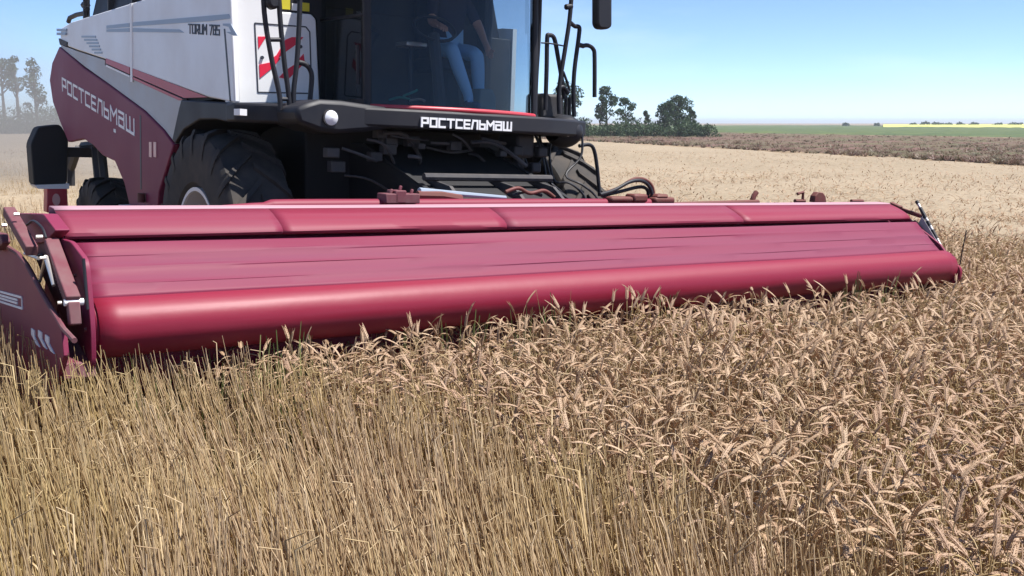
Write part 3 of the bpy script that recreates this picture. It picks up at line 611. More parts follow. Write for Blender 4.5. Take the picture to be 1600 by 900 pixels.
# inside the cab
st_ = bpy.data.objects.new('operator_seat', None); C.objects.link(st_); st_.parent = cb; st_.location = Vector((.28, 3.0, 2.1)) - Vector(CO)
SO = (.28, 3.0, 2.1)
MB().prism_p(rounded([(2.80, 2.46), (2.82, 2.58), (3.2, 2.56), (3.2, 2.44)], .04), .03, .53).build('cushion', M['seat'], st_, SO, bevel=.02)
MB().prism_p(rounded([(3.12, 2.5), (3.20, 3.15), (3.255, 3.15), (3.25, 2.5)], .03), .05, .51).build('backrest', M['seat'], st_, SO, bevel=.02)
MB().tube([(.28, 3.0, 2.1), (.28, 3.0, 2.46)], [.2, .12], 10).build('pedestal', M['trim'], st_, SO)
bb(MB().tube([(-.16, 2.42, 2.10), (-.12, 2.62, 2.72)], .05, 8), 'steering_column', M['trim'], smooth=40)
sw = MB().tube([(-.10 + .2 * math.cos(a), 2.64 + .07 * math.sin(a), 2.77 + .19 * math.sin(a) * .55) for a in np.linspace(0, 2 * math.pi, 25)], .014, 6); bb(sw, 'steering_wheel', M['black'], smooth=60)
c = L(757, 152, 1, 2.55); bb(MB().prism_q(rounded([(c[0] - .09, 2.09), (c[0] - .08, c[2] + .07), (c[0] + .05, c[2] + .07), (c[0] + .09, c[2]), (c[0] + .09, 2.09)], .02), 2.5, 2.7), 'tool_box', M['console'], bevel=.01)
bb(MB().box((-.30, 2.75, 2.62), (-.1, 2.95, 2.66)), 'monitor_tray', M['steel'], bevel=.01)
bb(MB().tube([(-.2, 2.85, 2.1), (-.2, 2.85, 2.62)], .02, 6), 'monitor_post', M['trim'])
for k, pts in enumerate((((608, 156), (625, 152), (640, 155)), ((630, 150), (648, 143), (652, 140)), ((640, 157), (655, 155), (664, 158)))):
    bb(MB().tube(smooth_path([L(x, y, 1, 2.36) for x, y in pts], 4), .010, 6), 'cable', M['green'] if k != 2 else M['steel'], smooth=50)
bb(MB().tube([(-.55, 3.05, 2.1), (-.55, 3.05, 2.6), (-.50, 2.95, 2.75)], .06, 8), 'side_console', M['trim'], smooth=40)

# feeder house and dark gear below the cab
fd = bb(MB().prism_p([(1.02, .40), (1.02, 1.12), (1.35, 1.30), (2.9, 1.80), (3.5, 1.80), (3.5, .95), (2.2, .62)], -.64, .64), 'feeder_house', M['shade'], bevel=.015)
for p in (-.62, .62): bb(MB().prism_p([(1.4, 1.315), (2.85, 1.785), (2.85, 1.80), (1.4, 1.335)], p - .02, p + .02), 'feeder_rib', M['shade'], parent=fd)
bb(MB().box((-1.05, 3.1, .9), (.72, 4.4, 1.93)), 'chassis', M['shade'], bevel=.02)
for s_ in (-1, 1): bb(MB().tube([(s_ * .86, 1.5, .85), (s_ * .86, 2.9, 1.15)], [.035, .055], 10), 'lift_cylinder', M['dark'], smooth=40)
for k in range(6):
    p0 = random.uniform(.78, 1.3); p1 = p0 + random.uniform(-.15, .25); q0 = random.uniform(2.3, 2.7)
    pts = [(p0, q0, 1.95), (p0 + random.uniform(-.12, .12), q0 - .05, 1.75), (p1 + random.uniform(-.15, .1), q0 - .1, random.uniform(1.45, 1.62)), (p1, q0 - .2, 1.5), (p1 + .1, q0 - .3, 1.38), (p1 - .1, q0 - .6, 1.2)]
    bb(MB().tube(smooth_path(pts, 5), .011, 6), 'hydraulic_hose', M['black'], smooth=60)
hl = MB(); hl.box((.66, 2.45, 1.72), (.86, 2.75, 1.93)); bb(hl, 'valve_block', M['dark'], bevel=.03)
bb(MB().tube([(.76, 2.55, 1.75), (.80, 2.6, 1.25)], .05, 8), 'valve_pipe', M['dark'])
for i, (x, y) in enumerate(((808, 236), (836, 262), (846, 238))): c = L(x, y, 1, 2.45); bb(MB().box((c[0] - .05, 2.42, c[2] - .045), (c[0] + .05, 2.5, c[2] + .045)), 'connector', M['dark'], bevel=.015)

M['pipe'] = mat('dusty_pipe', (.03, .03, .036), .5, dirt=(.10, .085, .075), dscale=8, damt=.7)
rp_ = random.Random(5)
for k in range(16):      # pipes, brackets and fittings in the dark below the cab
    p0 = rp_.uniform(-1.1, .3); r0 = rp_.uniform(1.45, 1.9); q0 = rp_.uniform(2.2, 2.6); dp = rp_.uniform(.2, .6)
    pts = [(p0, q0, r0), (p0 + dp * .4, q0 - .03, r0 - rp_.uniform(0, .05)), (p0 + dp, q0 + rp_.uniform(-.1, .2), r0 - rp_.uniform(.0, .3))]
    bb(MB().tube(smooth_path(pts, 4), rp_.uniform(.008, .018), 6), 'pipe', M['pipe'], smooth=60)
for k in range(12):
    p0 = rp_.uniform(-1.2, .55); r0 = rp_.uniform(1.5, 1.9); q0 = rp_.uniform(2.25, 2.6); w_ = rp_.uniform(.02, .07)
    bb(MB().box((p0 - w_, q0 - .03, r0 - w_ * .7), (p0 + w_, q0 + .05, r0 + w_ * .7)), 'fitting', M['pipe'], bevel=.008)
for p0 in (-.5, .1, .5): bb(MB().prism_p([(1.5, 1.36), (1.7, 1.50), (2.1, 1.56), (2.1, 1.5)], p0 - .015, p0 + .015), 'bracket', M['pipe'])
bb(MB().tube([(-.62, 1.9, 1.56), (.62, 1.9, 1.56)], .03, 8), 'cross_shaft', M['pipe'], smooth=40)
# ladders, rails, mirrors
def rail(pts, q, rad=.02, name='handrail', m='black', n=5): return bb(MB().tube(smooth_path([L(x, y, 1, q) for x, y in pts], n), rad, 8), name, M[m], smooth=60)
lad = bpy.data.objects.new('access_ladder', None); C.objects.link(lad); lad.parent = cb; lo = L(450, 168, 1, 2.4); lad.location = Vector(lo) - Vector(CO)
def lr(pts, name, rad=.02): MB().tube(smooth_path([L(x, y, 1, 2.4) for x, y in pts], 5), rad, 8).build(name, M['black'], lad, lo, smooth=60)
lr([(410, -60), (413, 20), (424, 90), (436, 145), (438, 172)], 'ladder_rail'); lr([(434, -60), (437, 20), (444, 95), (450, 140), (453, 172)], 'ladder_rail')
for y, x0_, x1_ in ((62, 418, 441), (155, 437, 452), (-30, 411, 435)): lr([(x0_, y), ((x0_ + x1_) / 2, y), (x1_, y)], 'rung', .016)
rail([(470, -60), (468, 20), (464, 95), (459, 140), (459, 172)], 2.4)
rail([(464, 97), (476, 100), (484, 108), (487, 122), (484, 160)], 2.42)
rail([(845, -60), (842, 50), (838, 120), (836, 178)], 2.4); rail([(852, 172), (854, 110), (855, 60), (858, 55), (866, 60), (872, 90), (878, 125), (882, 155)], 2.42)
rail([(896, -60), (891, 20), (884, 70), (876, 120), (873, 150), (874, 178)], 2.35); rail([(892, 36), (898, 41), (905, 43), (904, 60), (898, 105), (896, 140), (897, 182)], 2.45)
rail([(909, 72), (919, 71), (927, 77), (929, 90), (929, 152)], 2.5); rail([(905, 228), (920, 226), (928, 234), (933, 262), (937, 306)], 2.5, .018)
rail([(893, 10), (884, 11)], 2.35, .025, 'rail_knob'); rail([(880, 112), (886, 128), (890, 142)], 2.4, .012); rail([(846, 67), (860, 68), (882, 72)], 2.4, .007, 'cord')
rail([(904, 70), (912, 72)], 2.48, .022, 'rail_knob'); rail([(870, 140), (880, 136), (888, 146)], 2.4, .02, 'rail_knob')
for x, y0_, y1_ in ((862, 160, 182), (868, 148, 180), (884, 150, 184), (890, 152, 184)): rail([(x, y1_), (x, y0_)], 2.55, .016, 'rail_post')
bb(MB().box((.95, 2.5, 2.07), (1.22, 2.75, 2.30)), 'battery_box', M['dark'], bevel=.03)
def mirror(poly, q, arm):
    o = bb(MB().prism_q(rounded([(L(x, y, 1, q)[0], L(x, y, 1, q)[2]) for x, y in poly], .05), q, q + .09), 'wing_mirror', M['black'], bevel=.02)
    c = [sum(v) / len(poly) for v in zip(*[(L(x, y, 1, q)[0], L(x, y, 1, q)[2]) for x, y in poly])]
    bb(MB().tube([(c[0], q + .04, c[1] + .2), (c[0], q, 3.45), arm], .018, 8), 'mirror_arm', M['black'], parent=o)
mirror([(934, -90), (957, -90), (957, 42), (950, 46), (938, 45), (934, 38)], 2.3, (.8, 2.3, 3.35))
mirror([(412, -80), (437, -80), (437, 12), (428, 15), (420, 8)], 2.32, (-.9, 2.3, 3.35))
#==PART4==
# ================================================================== DRIVER
def person():
    KL = Vector(L(706, 76, 1, 2.60)); FL = Vector(L(733, 158, 1, 2.58)); KR = KL + Vector((.30, .06, -.02)); FR = FL + Vector((.20, .14, -.01))
    pel = Vector((.29, 3.02, 2.66)); hipl = pel + Vector((-.09, -.03, -.02)); hipr = pel + Vector((.09, -.03, -.02))
    J = {}; V = []; Rr = []; Ed = []; reg = []
    def j(n, p, r, g): J[n] = len(V); V.append(Vector(p)); Rr.append(r); reg.append(g)
    def e(a, b): Ed.append((J[a], J[b]))
    j('pel', pel, .125, 'jeans'); j('wst', pel + Vector((0, .03, .17)), .115, 'shirt'); j('chs', pel + Vector((0, .02, .36)), .135, 'shirt'); j('nb', pel + Vector((0, .01, .47)), .075, 'shirt')
    j('nk', pel + Vector((0, -.005, .54)), .05, 'skin'); j('hd', pel + Vector((0, -.02, .63)), .085, 'skin'); j('hd2', pel + Vector((0, -.02, .71)), .085, 'hair'); j('hd3', pel + Vector((0, -.005, .76)), .05, 'hair')
    e('pel', 'wst'); e('wst', 'chs'); e('chs', 'nb'); e('nb', 'nk'); e('nk', 'hd'); e('hd', 'hd2'); e('hd2', 'hd3')
    j('nose', pel + Vector((0, -.115, .63)), .014, 'skin'); e('hd', 'nose')
    for s, (hp, K, F) in (('l', (hipl, KL, FL)), ('r', (hipr, KR, FR))):
        j('hip' + s, hp, .09, 'jeans'); j('th' + s, hp.lerp(K, .5), .08, 'jeans'); j('kn' + s, K, .066, 'jeans'); j('cf' + s, K.lerp(F, .4), .062, 'jeans'); j('an' + s, F + Vector((0, 0, .03)), .046, 'jeans')
        j('he' + s, F + Vector((0, .01, -.03)), .042, 'shoe'); j('to' + s, F + Vector((-.01, -.17, -.045)), .036, 'shoe')
        e('pel', 'hip' + s); e('hip' + s, 'th' + s); e('th' + s, 'kn' + s); e('kn' + s, 'cf' + s); e('cf' + s, 'an' + s); e('an' + s, 'he' + s); e('he' + s, 'to' + s)
    for s, sg, hand in (('l', -1, Vector((-.02, 2.66, 2.80))), ('r', 1, Vector((.50, 2.72, 2.66)))):
        sh = pel + Vector((sg * .17, .01, .42)); el = pel + Vector((sg * .25, -.10, .20)) ; wr = hand + (el - hand).normalized() * .07
        j('sh' + s, sh, .062, 'shirt'); j('ua' + s, sh.lerp(el, .55), .052, 'shirt'); j('el' + s, el, .042, 'skin'); j('wr' + s, wr, .028, 'skin'); j('pm' + s, hand, .030, 'skin')
        e('chs', 'sh' + s); e('sh' + s, 'ua' + s); e('ua' + s, 'el' + s); e('el' + s, 'wr' + s); e('wr' + s, 'pm' + s)
        d = (hand - wr).normalized(); sd_ = d.cross(Vector((0, 0, 1))).normalized()
        for k, (off, ln) in enumerate(((-.026, .062), (-.009, .072), (.009, .067), (.026, .05))):
            b0 = hand + sd_ * off + d * .03; b1 = b0 + d * ln * .55; b2 = b1 + (d * .4 + Vector((0, 0, -1))).normalized() * ln * .6
            for nm, pp, rr in (('a', b0, .0095), ('b', b1, .009), ('c', b2, .008)): j(f'f{s}{k}{nm}', pp, rr, 'skin')
            e('pm' + s, f'f{s}{k}a'); e(f'f{s}{k}a', f'f{s}{k}b'); e(f'f{s}{k}b', f'f{s}{k}c')
        t0 = hand - sd_ * sg * .03; j('t' + s + 'a', t0 + d * .0, .012, 'skin'); j('t' + s + 'b', t0 - sd_ * sg * .025 + d * .035, .01, 'skin'); e('pm' + s, 't' + s + 'a'); e('t' + s + 'a', 't' + s + 'b')
    org = Vector((.29, 3.02, 2.60)); me = bpy.data.meshes.new('person'); me.from_pydata([v - org for v in V], Ed, []); o = bpy.data.objects.new('person', me); C.objects.link(o)
    sk = o.modifiers.new('skin', 'SKIN'); sk.use_smooth_shade = True
    for i, sv in enumerate(me.skin_vertices[0].data): sv.radius = (Rr[i], Rr[i]); sv.use_root = (i == 0)
    sb = o.modifiers.new('sub', 'SUBSURF'); sb.levels = 1; sb.render_levels = 1
    dg = bpy.context.evaluated_depsgraph_get(); m2 = bpy.data.meshes.new_from_object(o.evaluated_get(dg)); o.modifiers.clear(); o.data = m2
    names = ['jeans', 'shirt', 'skin', 'hair', 'shoe']; m2.materials.clear()
    for n_ in names: m2.materials.append(M[n_])
    P = np.array([tuple(v - org) for v in V]); rr = np.array(Rr)
    mids = [(i, j_) for i, j_ in Ed]
    for pl in m2.polygons:
        d = np.linalg.norm(P - np.array(pl.center), axis=1) - rr * .6; pl.material_index = names.index(reg[int(d.argmin())])
    m2.shade_smooth(); o.matrix_world = MF @ Matrix.Translation(org)
    tag(o, 'person in dark shirt and light blue jeans seated at the wheel inside the cab', 'person')
person()

# ================================================================== TREES
def leaf_mat(name, c0, c1):
    m = bpy.data.materials.new(name); m.use_nodes = True; n, l = m.node_tree.nodes, m.node_tree.links; b = n['Principled BSDF']
    g = n.new('ShaderNodeNewGeometry'); mx = n.new('ShaderNodeMixRGB'); mx.inputs[1].default_value = (*c0, 1); mx.inputs[2].default_value = (*c1, 1)
    l.new(g.outputs['Random Per Island'], mx.inputs[0]); l.new(mx.outputs[0], b.inputs['Base Color']); b.inputs['Roughness'].default_value = .6; b.inputs['Specular IOR Level'].default_value = .2
    tl = n.new('ShaderNodeBsdfTranslucent'); l.new(mx.outputs[0], tl.inputs[0]); ms = n.new('ShaderNodeMixShader'); ms.inputs[0].default_value = .25
    l.new(b.outputs[0], ms.inputs[1]); l.new(tl.outputs[0], ms.inputs[2]); l.new(ms.outputs[0], n['Material Output'].inputs[0]); return m
M['leaf'] = leaf_mat('tree_leaves', (.028, .052, .026), (.055, .095, .040)); M['shrubleaf'] = leaf_mat('shrub_leaves', (.035, .060, .030), (.065, .105, .045))
M['bark'] = mat('bark', (.10, .08, .06), .9, bump=.6, bscale=12)
def leaf_mesh(blobs, n, size, seed):
    rg = np.random.default_rng(seed); tot = sum(b[3] ** 2 for b in blobs); V = []; 
    for bx, by, bz, br, fl in blobs:
        k = max(12, int(n * br * br / tot)); d = rg.normal(size=(k, 3)); d /= np.linalg.norm(d, axis=1)[:, None]; rad = br * rg.uniform(.35, 1.05, k) ** .6
        c = np.array([bx, by, bz]) + d * rad[:, None] * np.array([1, 1, fl]); u = rg.normal(size=(k, 3)); u /= np.linalg.norm(u, axis=1)[:, None]
        w_ = np.cross(u, rg.normal(size=(k, 3))); w_ /= np.linalg.norm(w_, axis=1)[:, None]; s = size * rg.uniform(.5, 1.3, k)[:, None]
        q = np.stack([c - u * s, c + w_ * s * .45, c + u * s, c - w_ * s * .45], 1); V.append(q.reshape(-1, 3))
    V = np.concatenate(V); m = len(V) // 4; mb = MB(); mb.v = [tuple(v) for v in V]; mb.f = [(4 * i, 4 * i + 1, 4 * i + 2, 4 * i + 3) for i in range(m)]; mb.mi = [0] * m; return mb
def raw(mb, name, m, parent):
    me = bpy.data.meshes.new(name); me.from_pydata(mb.v, [], mb.f); me.materials.append(m); o = bpy.data.objects.new(name, me); C.objects.link(o); o.parent = parent; return o
def place(px, dist):
    d = ray(px, 192); d = Vector((d.x, d.y, 0)).normalized(); P = d * (dist / d.y); return Vector((P.x, P.y, float(ground_z(P.x, P.y))))
def tree(name, px, dist, top, wpx, label, group, seed, sparse=.5, base=None, n=1500, trunk_h=.3, size=None, m='leaf'):
    rg = random.Random(seed); P = place(px, dist); h = CAMZ - P.z + (192 - top) * dist / FPX; rw = wpx / 2 * dist / FPX
    e = bpy.data.objects.new(name, None); C.objects.link(e); e.location = P; tag(e, label, 'tree' if 'tree' in name else 'shrub', group)
    tr = MB(); blobs = []; th = h * trunk_h; lean = rg.uniform(-.05, .05) * h
    tr.tube([(0, 0, -.2), (lean * .4, 0, th * .6), (lean, 0, h * .75)], [h * .028, h * .022, h * .008], 7)
    nb = 5 + int(9 * (1 - sparse)) + 3
    for i in range(nb):
        a = rg.uniform(0, 6.28); f = rg.uniform(0, 1); z = th + (h - th) * (.12 + .8 * (i + .5) / nb); k = math.sin(math.pi * min(1, .2 + .8 * (z - th) / (h - th))) ** .6
        rr = rw * k * rg.uniform(.25, .75); x, y = lean + rr * math.cos(a), rr * math.sin(a); br = rw * rg.uniform(.28, .5) * (1.15 - .5 * sparse)
        br = min(br, h - z + .2 * br); blobs.append((x, y, z, br, rg.uniform(.6, .9)))
        z0 = max(th * .6, z - (h - th) * .22); tr.tube([(lean * z0 / h, 0, z0), (x * .6, y * .6, (z + z0) / 2), (x, y, z)], [h * .012, h * .008, h * .003], 5)
    blobs.append((lean, 0, h - rw * .3, rw * .32, .9))
    raw(leaf_mesh(blobs, n, size or .28 * dist / 190, seed), 'crown', M[m], e)
    t_ = tr.build('trunk', M['bark'], e, smooth=50); return e
G1 = 'trees of the shelter belt beyond the fields'; D = 190
tree('tree', 889, D - 6, 128, 56, 'dark leafy tree whose crown rises behind the cab handrails', G1, 1, .3, n=1700)
tree('tree', 936, D, 150, 30, 'thin sparse tree beside the tall open-crowned one in the belt', G1, 2, .8, n=650)
tree('tree', 949, D + 4, 136, 46, 'tallest open-crowned tree of the belt, twiggy against the sky', G1, 3, .75, n=1100)
tree('tree', 978, D, 153, 38, 'medium ragged tree standing between tall open-crowned tree and lone sapling', G1, 4, .6, n=900)
tree('tree', 1008, D + 8, 173, 16, 'small lone sapling in the gap of the shelter belt', G1, 5, .6, n=300, trunk_h=.45)
tree('tree', 1040, D - 4, 158, 40, 'rounded tree merged with the broad dense one at the belt end', G1, 6, .2, n=1300, trunk_h=.2)
tree('tree', 1060, D, 150, 56, 'broad dense round-crowned tree near the end of the belt', G1, 7, .15, n=2300, trunk_h=.2)
tree('tree', 1080, D + 3, 170, 26, 'low tree at the open end of the shelter belt', G1, 8, .5, n=600, trunk_h=.2)
G2 = 'thin trees on the left skyline'
tree('tree', 8, 178, 94, 50, 'slender tree with flat leaf tufts rising from the dusty thicket', G2, 11, .6, n=900, trunk_h=.55)
tree('tree', 30, 180, 90, 44, 'slender tree with dark bushy top rising from the dusty thicket', G2, 12, .6, n=1000, trunk_h=.5)
tree('tree', 60, 172, 93, 46, 'rounded greyish tree close to the rear of the combine', G2, 13, .35, n=1300, trunk_h=.3)
tree('tree', -20, 176, 100, 30, 'slender bare-stemmed tree at the far side of the dusty thicket', G2, 14, .85, n=420, trunk_h=.5)
def shrub(px, dist, top, wpx, label, group, seed, n=700):
    rg = random.Random(seed); P = place(px, dist); h = max(.8, CAMZ - P.z + (192 - top) * dist / FPX); rw = wpx / 2 * dist / FPX
    e = bpy.data.objects.new('shrub', None); C.objects.link(e); e.location = P; tag(e, label, 'shrub', group); blobs = []; st_ = MB()
    for i in range(8):
        x = rg.uniform(-.75, .75) * rw; y = rg.uniform(-.5, .5) * rw; z = rg.uniform(.25, .7) * h * (1.1 - .45 * abs(x) / rw); br = h * rg.uniform(.22, .40); blobs.append((x, y, z, br, .8))
        st_.tube([(x * .3, y * .3, -.1), (x, y, z)], [.07, .03], 5)
    for i in range(6): blobs.append((rg.uniform(-1, 1) * rw, 0, h * .15, h * .22, .7))
    raw(leaf_mesh(blobs, n, .26 * dist / 190, seed), 'foliage', M['shrubleaf'], e); st_.build('stems', M['bark'], e)
for i, px in enumerate(range(852, 1112, 17)):
    shrub(px, D - 14 + (i % 3) * 5, 178 + (i * 7) % 9 + (4 if px > 1085 else 0), 34, 'low dark shrub in the hedge along the shelter belt', 'hedge shrubs', 40 + i)
for i, px in enumerate(range(-40, 110, 16)):
    shrub(px, 164 + (i % 3) * 4, 150 + (i * 5) % 14, 36, 'tall grey-green shrub of the dusty thicket behind the combine', 'thicket shrubs', 80 + i, 900)
for i, (px, top, wd) in enumerate(((1428, 193, 14), (1446, 191, 16), (1463, 190.5, 16), (1480, 191, 14), (1500, 192, 16), (1522, 191.5, 14), (1560, 192, 20), (1586, 190.5, 18), (1612, 191, 20), (1640, 192, 22), (1322, 193, 10), (1370, 193, 8))):
    shrub(px, 760, top - 1.5, wd, 'tiny dark tree clump on the horizon beyond the yellow field' if px > 1400 else 'tiny dark bush alone on the horizon beyond the green field', 'horizon trees', 120 + i, 260)

# ================================================================== GRAIN
def straw_mat(name, c0, c1, c2, purple, transl=.18):
    m = bpy.data.materials.new(name); m.use_nodes = True; n, l = m.node_tree.nodes, m.node_tree.links; b = n['Principled BSDF']
    oi = n.new('ShaderNodeObjectInfo'); cr = n.new('ShaderNodeValToRGB'); e = cr.color_ramp.elements; e[0].color = (*c0, 1); e[1].color = (*c2, 1); x = e.new(.5); x.color = (*c1, 1)
    l.new(oi.outputs['Random'], cr.inputs[0])
    nz = n.new('ShaderNodeTexNoise'); nz.inputs['Scale'].default_value = .9; nz.inputs['Detail'].default_value = 3; g = n.new('ShaderNodeNewGeometry'); l.new(oi.outputs['Location'], nz.inputs[0])
    mr_ = n.new('ShaderNodeMapRange'); mr_.inputs[1].default_value = .42; mr_.inputs[2].default_value = .68; l.new(nz.outputs['Fac'], mr_.inputs[0])
    mx = n.new('ShaderNodeMixRGB'); mx.inputs[2].default_value = (*purple, 1); mf = n.new('ShaderNodeMath'); mf.operation = 'MULTIPLY'; mf.inputs[1].default_value = .75
    l.new(mr_.outputs[0], mf.inputs[0]); l.new(mf.outputs[0], mx.inputs[0]); l.new(cr.outputs[0], mx.inputs[1]); l.new(mx.outputs[0], b.inputs['Base Color'])
    b.inputs['Roughness'].default_value = .5; b.inputs['Specular IOR Level'].default_value = .35
    tl = n.new('ShaderNodeBsdfTranslucent'); l.new(mx.outputs[0], tl.inputs[0]); ms = n.new('ShaderNodeMixShader'); ms.inputs[0].default_value = transl
    l.new(b.outputs[0], ms.inputs[1]); l.new(tl.outputs[0], ms.inputs[2]); l.new(ms.outputs[0], n['Material Output'].inputs[0]); return m
M['straw'] = straw_mat('straw', (.42, .28, .17), (.57, .415, .255), (.70, .55, .37), (.58, .44, .18), .32)
M['ear'] = straw_mat('ears', (.42, .27, .16), (.54, .375, .235), (.66, .49, .33), (.50, .33, .23), .28)

def stalk_variant(kind, seed):
    rg = random.Random(seed); mb = MB(); h = rg.uniform(.82, .91) if kind == 'bare' else rg.uniform(.62, .76)
    lx, ly = rg.gauss(0, .035), rg.gauss(0, .035); rad = rg.uniform(.0020, .0029) * (1.0 if kind == 'bare' else .9)
    pts = [Vector((lx * t * t * 1.5, ly * t * t * 1.5, h * t)) for t in (0, .35, .7, 1)]
    if kind == 'bare':
        if rg.random() < .12:
            a = rg.uniform(0, 6.28); k = rg.uniform(.03, .10); pts.append(pts[-1] + Vector((math.cos(a) * k, math.sin(a) * k, rg.uniform(-.06, .03))))
        mb.tube(pts, [rad] * (len(pts) - 1) + [rad * .7], 3, caps=False)
        if False:   # frayed husk left by the stripping rotor
            for k in range(3): a = rg.uniform(0, 6.28); mb.tube([pts[-1], pts[-1] + Vector((math.cos(a) * .015, math.sin(a) * .015, .03))], [.002, .0006], 3, caps=False)
    else:
        bend = rg.uniform(R(25), R(178)); a = rg.gauss(0, 1.0); dx = Vector((math.cos(a), math.sin(a), 0)); neck = rg.uniform(.04, .10); cur = pts[-1]; t = (pts[-1] - pts[-2]).normalized(); ang = 0; n_ = 5
        base_t = t; cpts = list(pts)
        for k in range(n_):
            ang += bend * .62 / n_; d = (Vector((0, 0, 1)) * math.cos(ang) + dx * math.sin(ang)); cur = cur + d * neck / n_ * 1.4; cpts.append(cur)
        mb.tube(cpts, [rad] * 4 + [rad * .8] * (len(cpts) - 4), 3, caps=False)
        el = rg.uniform(.05, .085); ep = [cur]; n_ = 7
        for k in range(n_): ang += bend * .38 / n_; d = (Vector((0, 0, 1)) * math.cos(ang) + dx * math.sin(ang)); cur = cur + d * el / n_; ep.append(cur)
        wd = rg.uniform(.0030, .0041); mb.tube(ep, [wd * .55, wd, wd * .82, wd * 1.08, wd * .84, wd * 1.0, wd * .7, wd * .25], 5, mi=1)
        sd_ = Vector((-dx.y, dx.x, 0))
        for k in range(1, 8):     # spikelets and short awns
            t = (ep[min(k + 1, 7)] - ep[k - 1]).normalized()
            for s_ in (-1, 1):
                o = ep[k] + sd_ * s_ * wd * .8; mb.tube([o, o + (t * 1.0 + sd_ * s_ * .5).normalized() * .010, o + (t + sd_ * s_ * .22).normalized() * rg.uniform(.016, .026)], [.0024, .0018, .0004], 3, mi=1, caps=False)
    for k in range((2 if rg.random() < .6 else 1) if kind != 'bare' else (1 if rg.random() < .45 else 0)):   # dry leaf
        z = h * rg.uniform(.25, .85); a = rg.uniform(0, 6.28); d = Vector((math.cos(a), math.sin(a), 0)); s_ = Vector((-d.y, d.x, 0)); ll = rg.uniform(.08, .2); up = rg.uniform(.2, .9); o = Vector((lx * (z / h) ** 2 * 1.5, ly * (z / h) ** 2 * 1.5, z)); rows = []
        for i in range(5):
            t = i / 4; c = o + d * ll * (t * .7) + Vector((0, 0, ll * (up * t - 1.5 * t * t))); w_ = .0035 * (1 - t * .8); tw = t * 1.2; rows.append([c - (s_ * math.cos(tw) + Vector((0, 0, math.sin(tw)))) * w_, c + (s_ * math.cos(tw) + Vector((0, 0, math.sin(tw)))) * w_])
        mb.sheet(rows)
    me = bpy.data.meshes.new('stalk'); me.from_pydata(mb.v, [], mb.f); me.materials.append(M['straw']); me.materials.append(M['ear']); me.polygons.foreach_set('material_index', mb.mi); me.shade_smooth()
    return bpy.data.objects.new('stalk', me)
def variants(kind, n):
    col = bpy.data.collections.new(kind + '_stalks')
    for i in range(n): col.objects.link(stalk_variant(kind, 1000 + i + (500 if kind == 'bare' else 0)))
    return col
COL = {'bare': variants('bare', 22), 'eared': variants('eared', 36)}

def gn_scatter(name, pts, rot, scl, col, label, cat):
    me = bpy.data.meshes.new(name); me.from_pydata([tuple(p) for p in pts], [], [])
    at = me.attributes.new('rot', 'FLOAT_VECTOR', 'POINT'); at.data.foreach_set('vector', np.asarray(rot, np.float32).ravel())
    at = me.attributes.new('scl', 'FLOAT_VECTOR', 'POINT'); at.data.foreach_set('vector', np.asarray(scl, np.float32).ravel())
    o = bpy.data.objects.new(name, me); C.objects.link(o); tag(o, label, cat, kind='stuff')
    ng = bpy.data.node_groups.new(name, 'GeometryNodeTree'); ng.interface.new_socket('Geometry', in_out='INPUT', socket_type='NodeSocketGeometry'); ng.interface.new_socket('Geometry', in_out='OUTPUT', socket_type='NodeSocketGeometry')
    n, l = ng.nodes, ng.links; gi = n.new('NodeGroupInput'); go = n.new('NodeGroupOutput'); ip = n.new('GeometryNodeInstanceOnPoints'); ci = n.new('GeometryNodeCollectionInfo')
    ci.inputs['Collection'].default_value = col; ci.inputs['Separate Children'].default_value = True; ci.inputs['Reset Children'].default_value = True
    ip.inputs['Pick Instance'].default_value = True
    rnd = n.new('FunctionNodeRandomValue'); rnd.data_type = 'INT'; rnd.inputs['Min'].default_value = 0 if False else rnd.inputs['Min'].default_value
    for i_ in rnd.inputs:
        if i_.name == 'Min' and i_.type == 'INT': i_.default_value = 0
        if i_.name == 'Max' and i_.type == 'INT': i_.default_value = len(col.objects) - 1
    ro = [x for x in rnd.outputs if x.type == 'INT'][0]
    ar = n.new('GeometryNodeInputNamedAttribute'); ar.data_type = 'FLOAT_VECTOR'; ar.inputs[0].default_value = 'rot'
    as_ = n.new('GeometryNodeInputNamedAttribute'); as_.data_type = 'FLOAT_VECTOR'; as_.inputs[0].default_value = 'scl'
    er = n.new('FunctionNodeEulerToRotation'); l.new(ar.outputs[0], er.inputs[0])
    l.new(gi.outputs[0], ip.inputs['Points']); l.new(ci.outputs[0], ip.inputs['Instance']); l.new(ro, ip.inputs['Instance Index']); l.new(er.outputs[0], ip.inputs['Rotation']); l.new(as_.outputs[0], ip.inputs['Scale']); l.new(ip.outputs[0], go.inputs[0])
    md = o.modifiers.new('scatter', 'NODES'); md.node_group = ng; return o

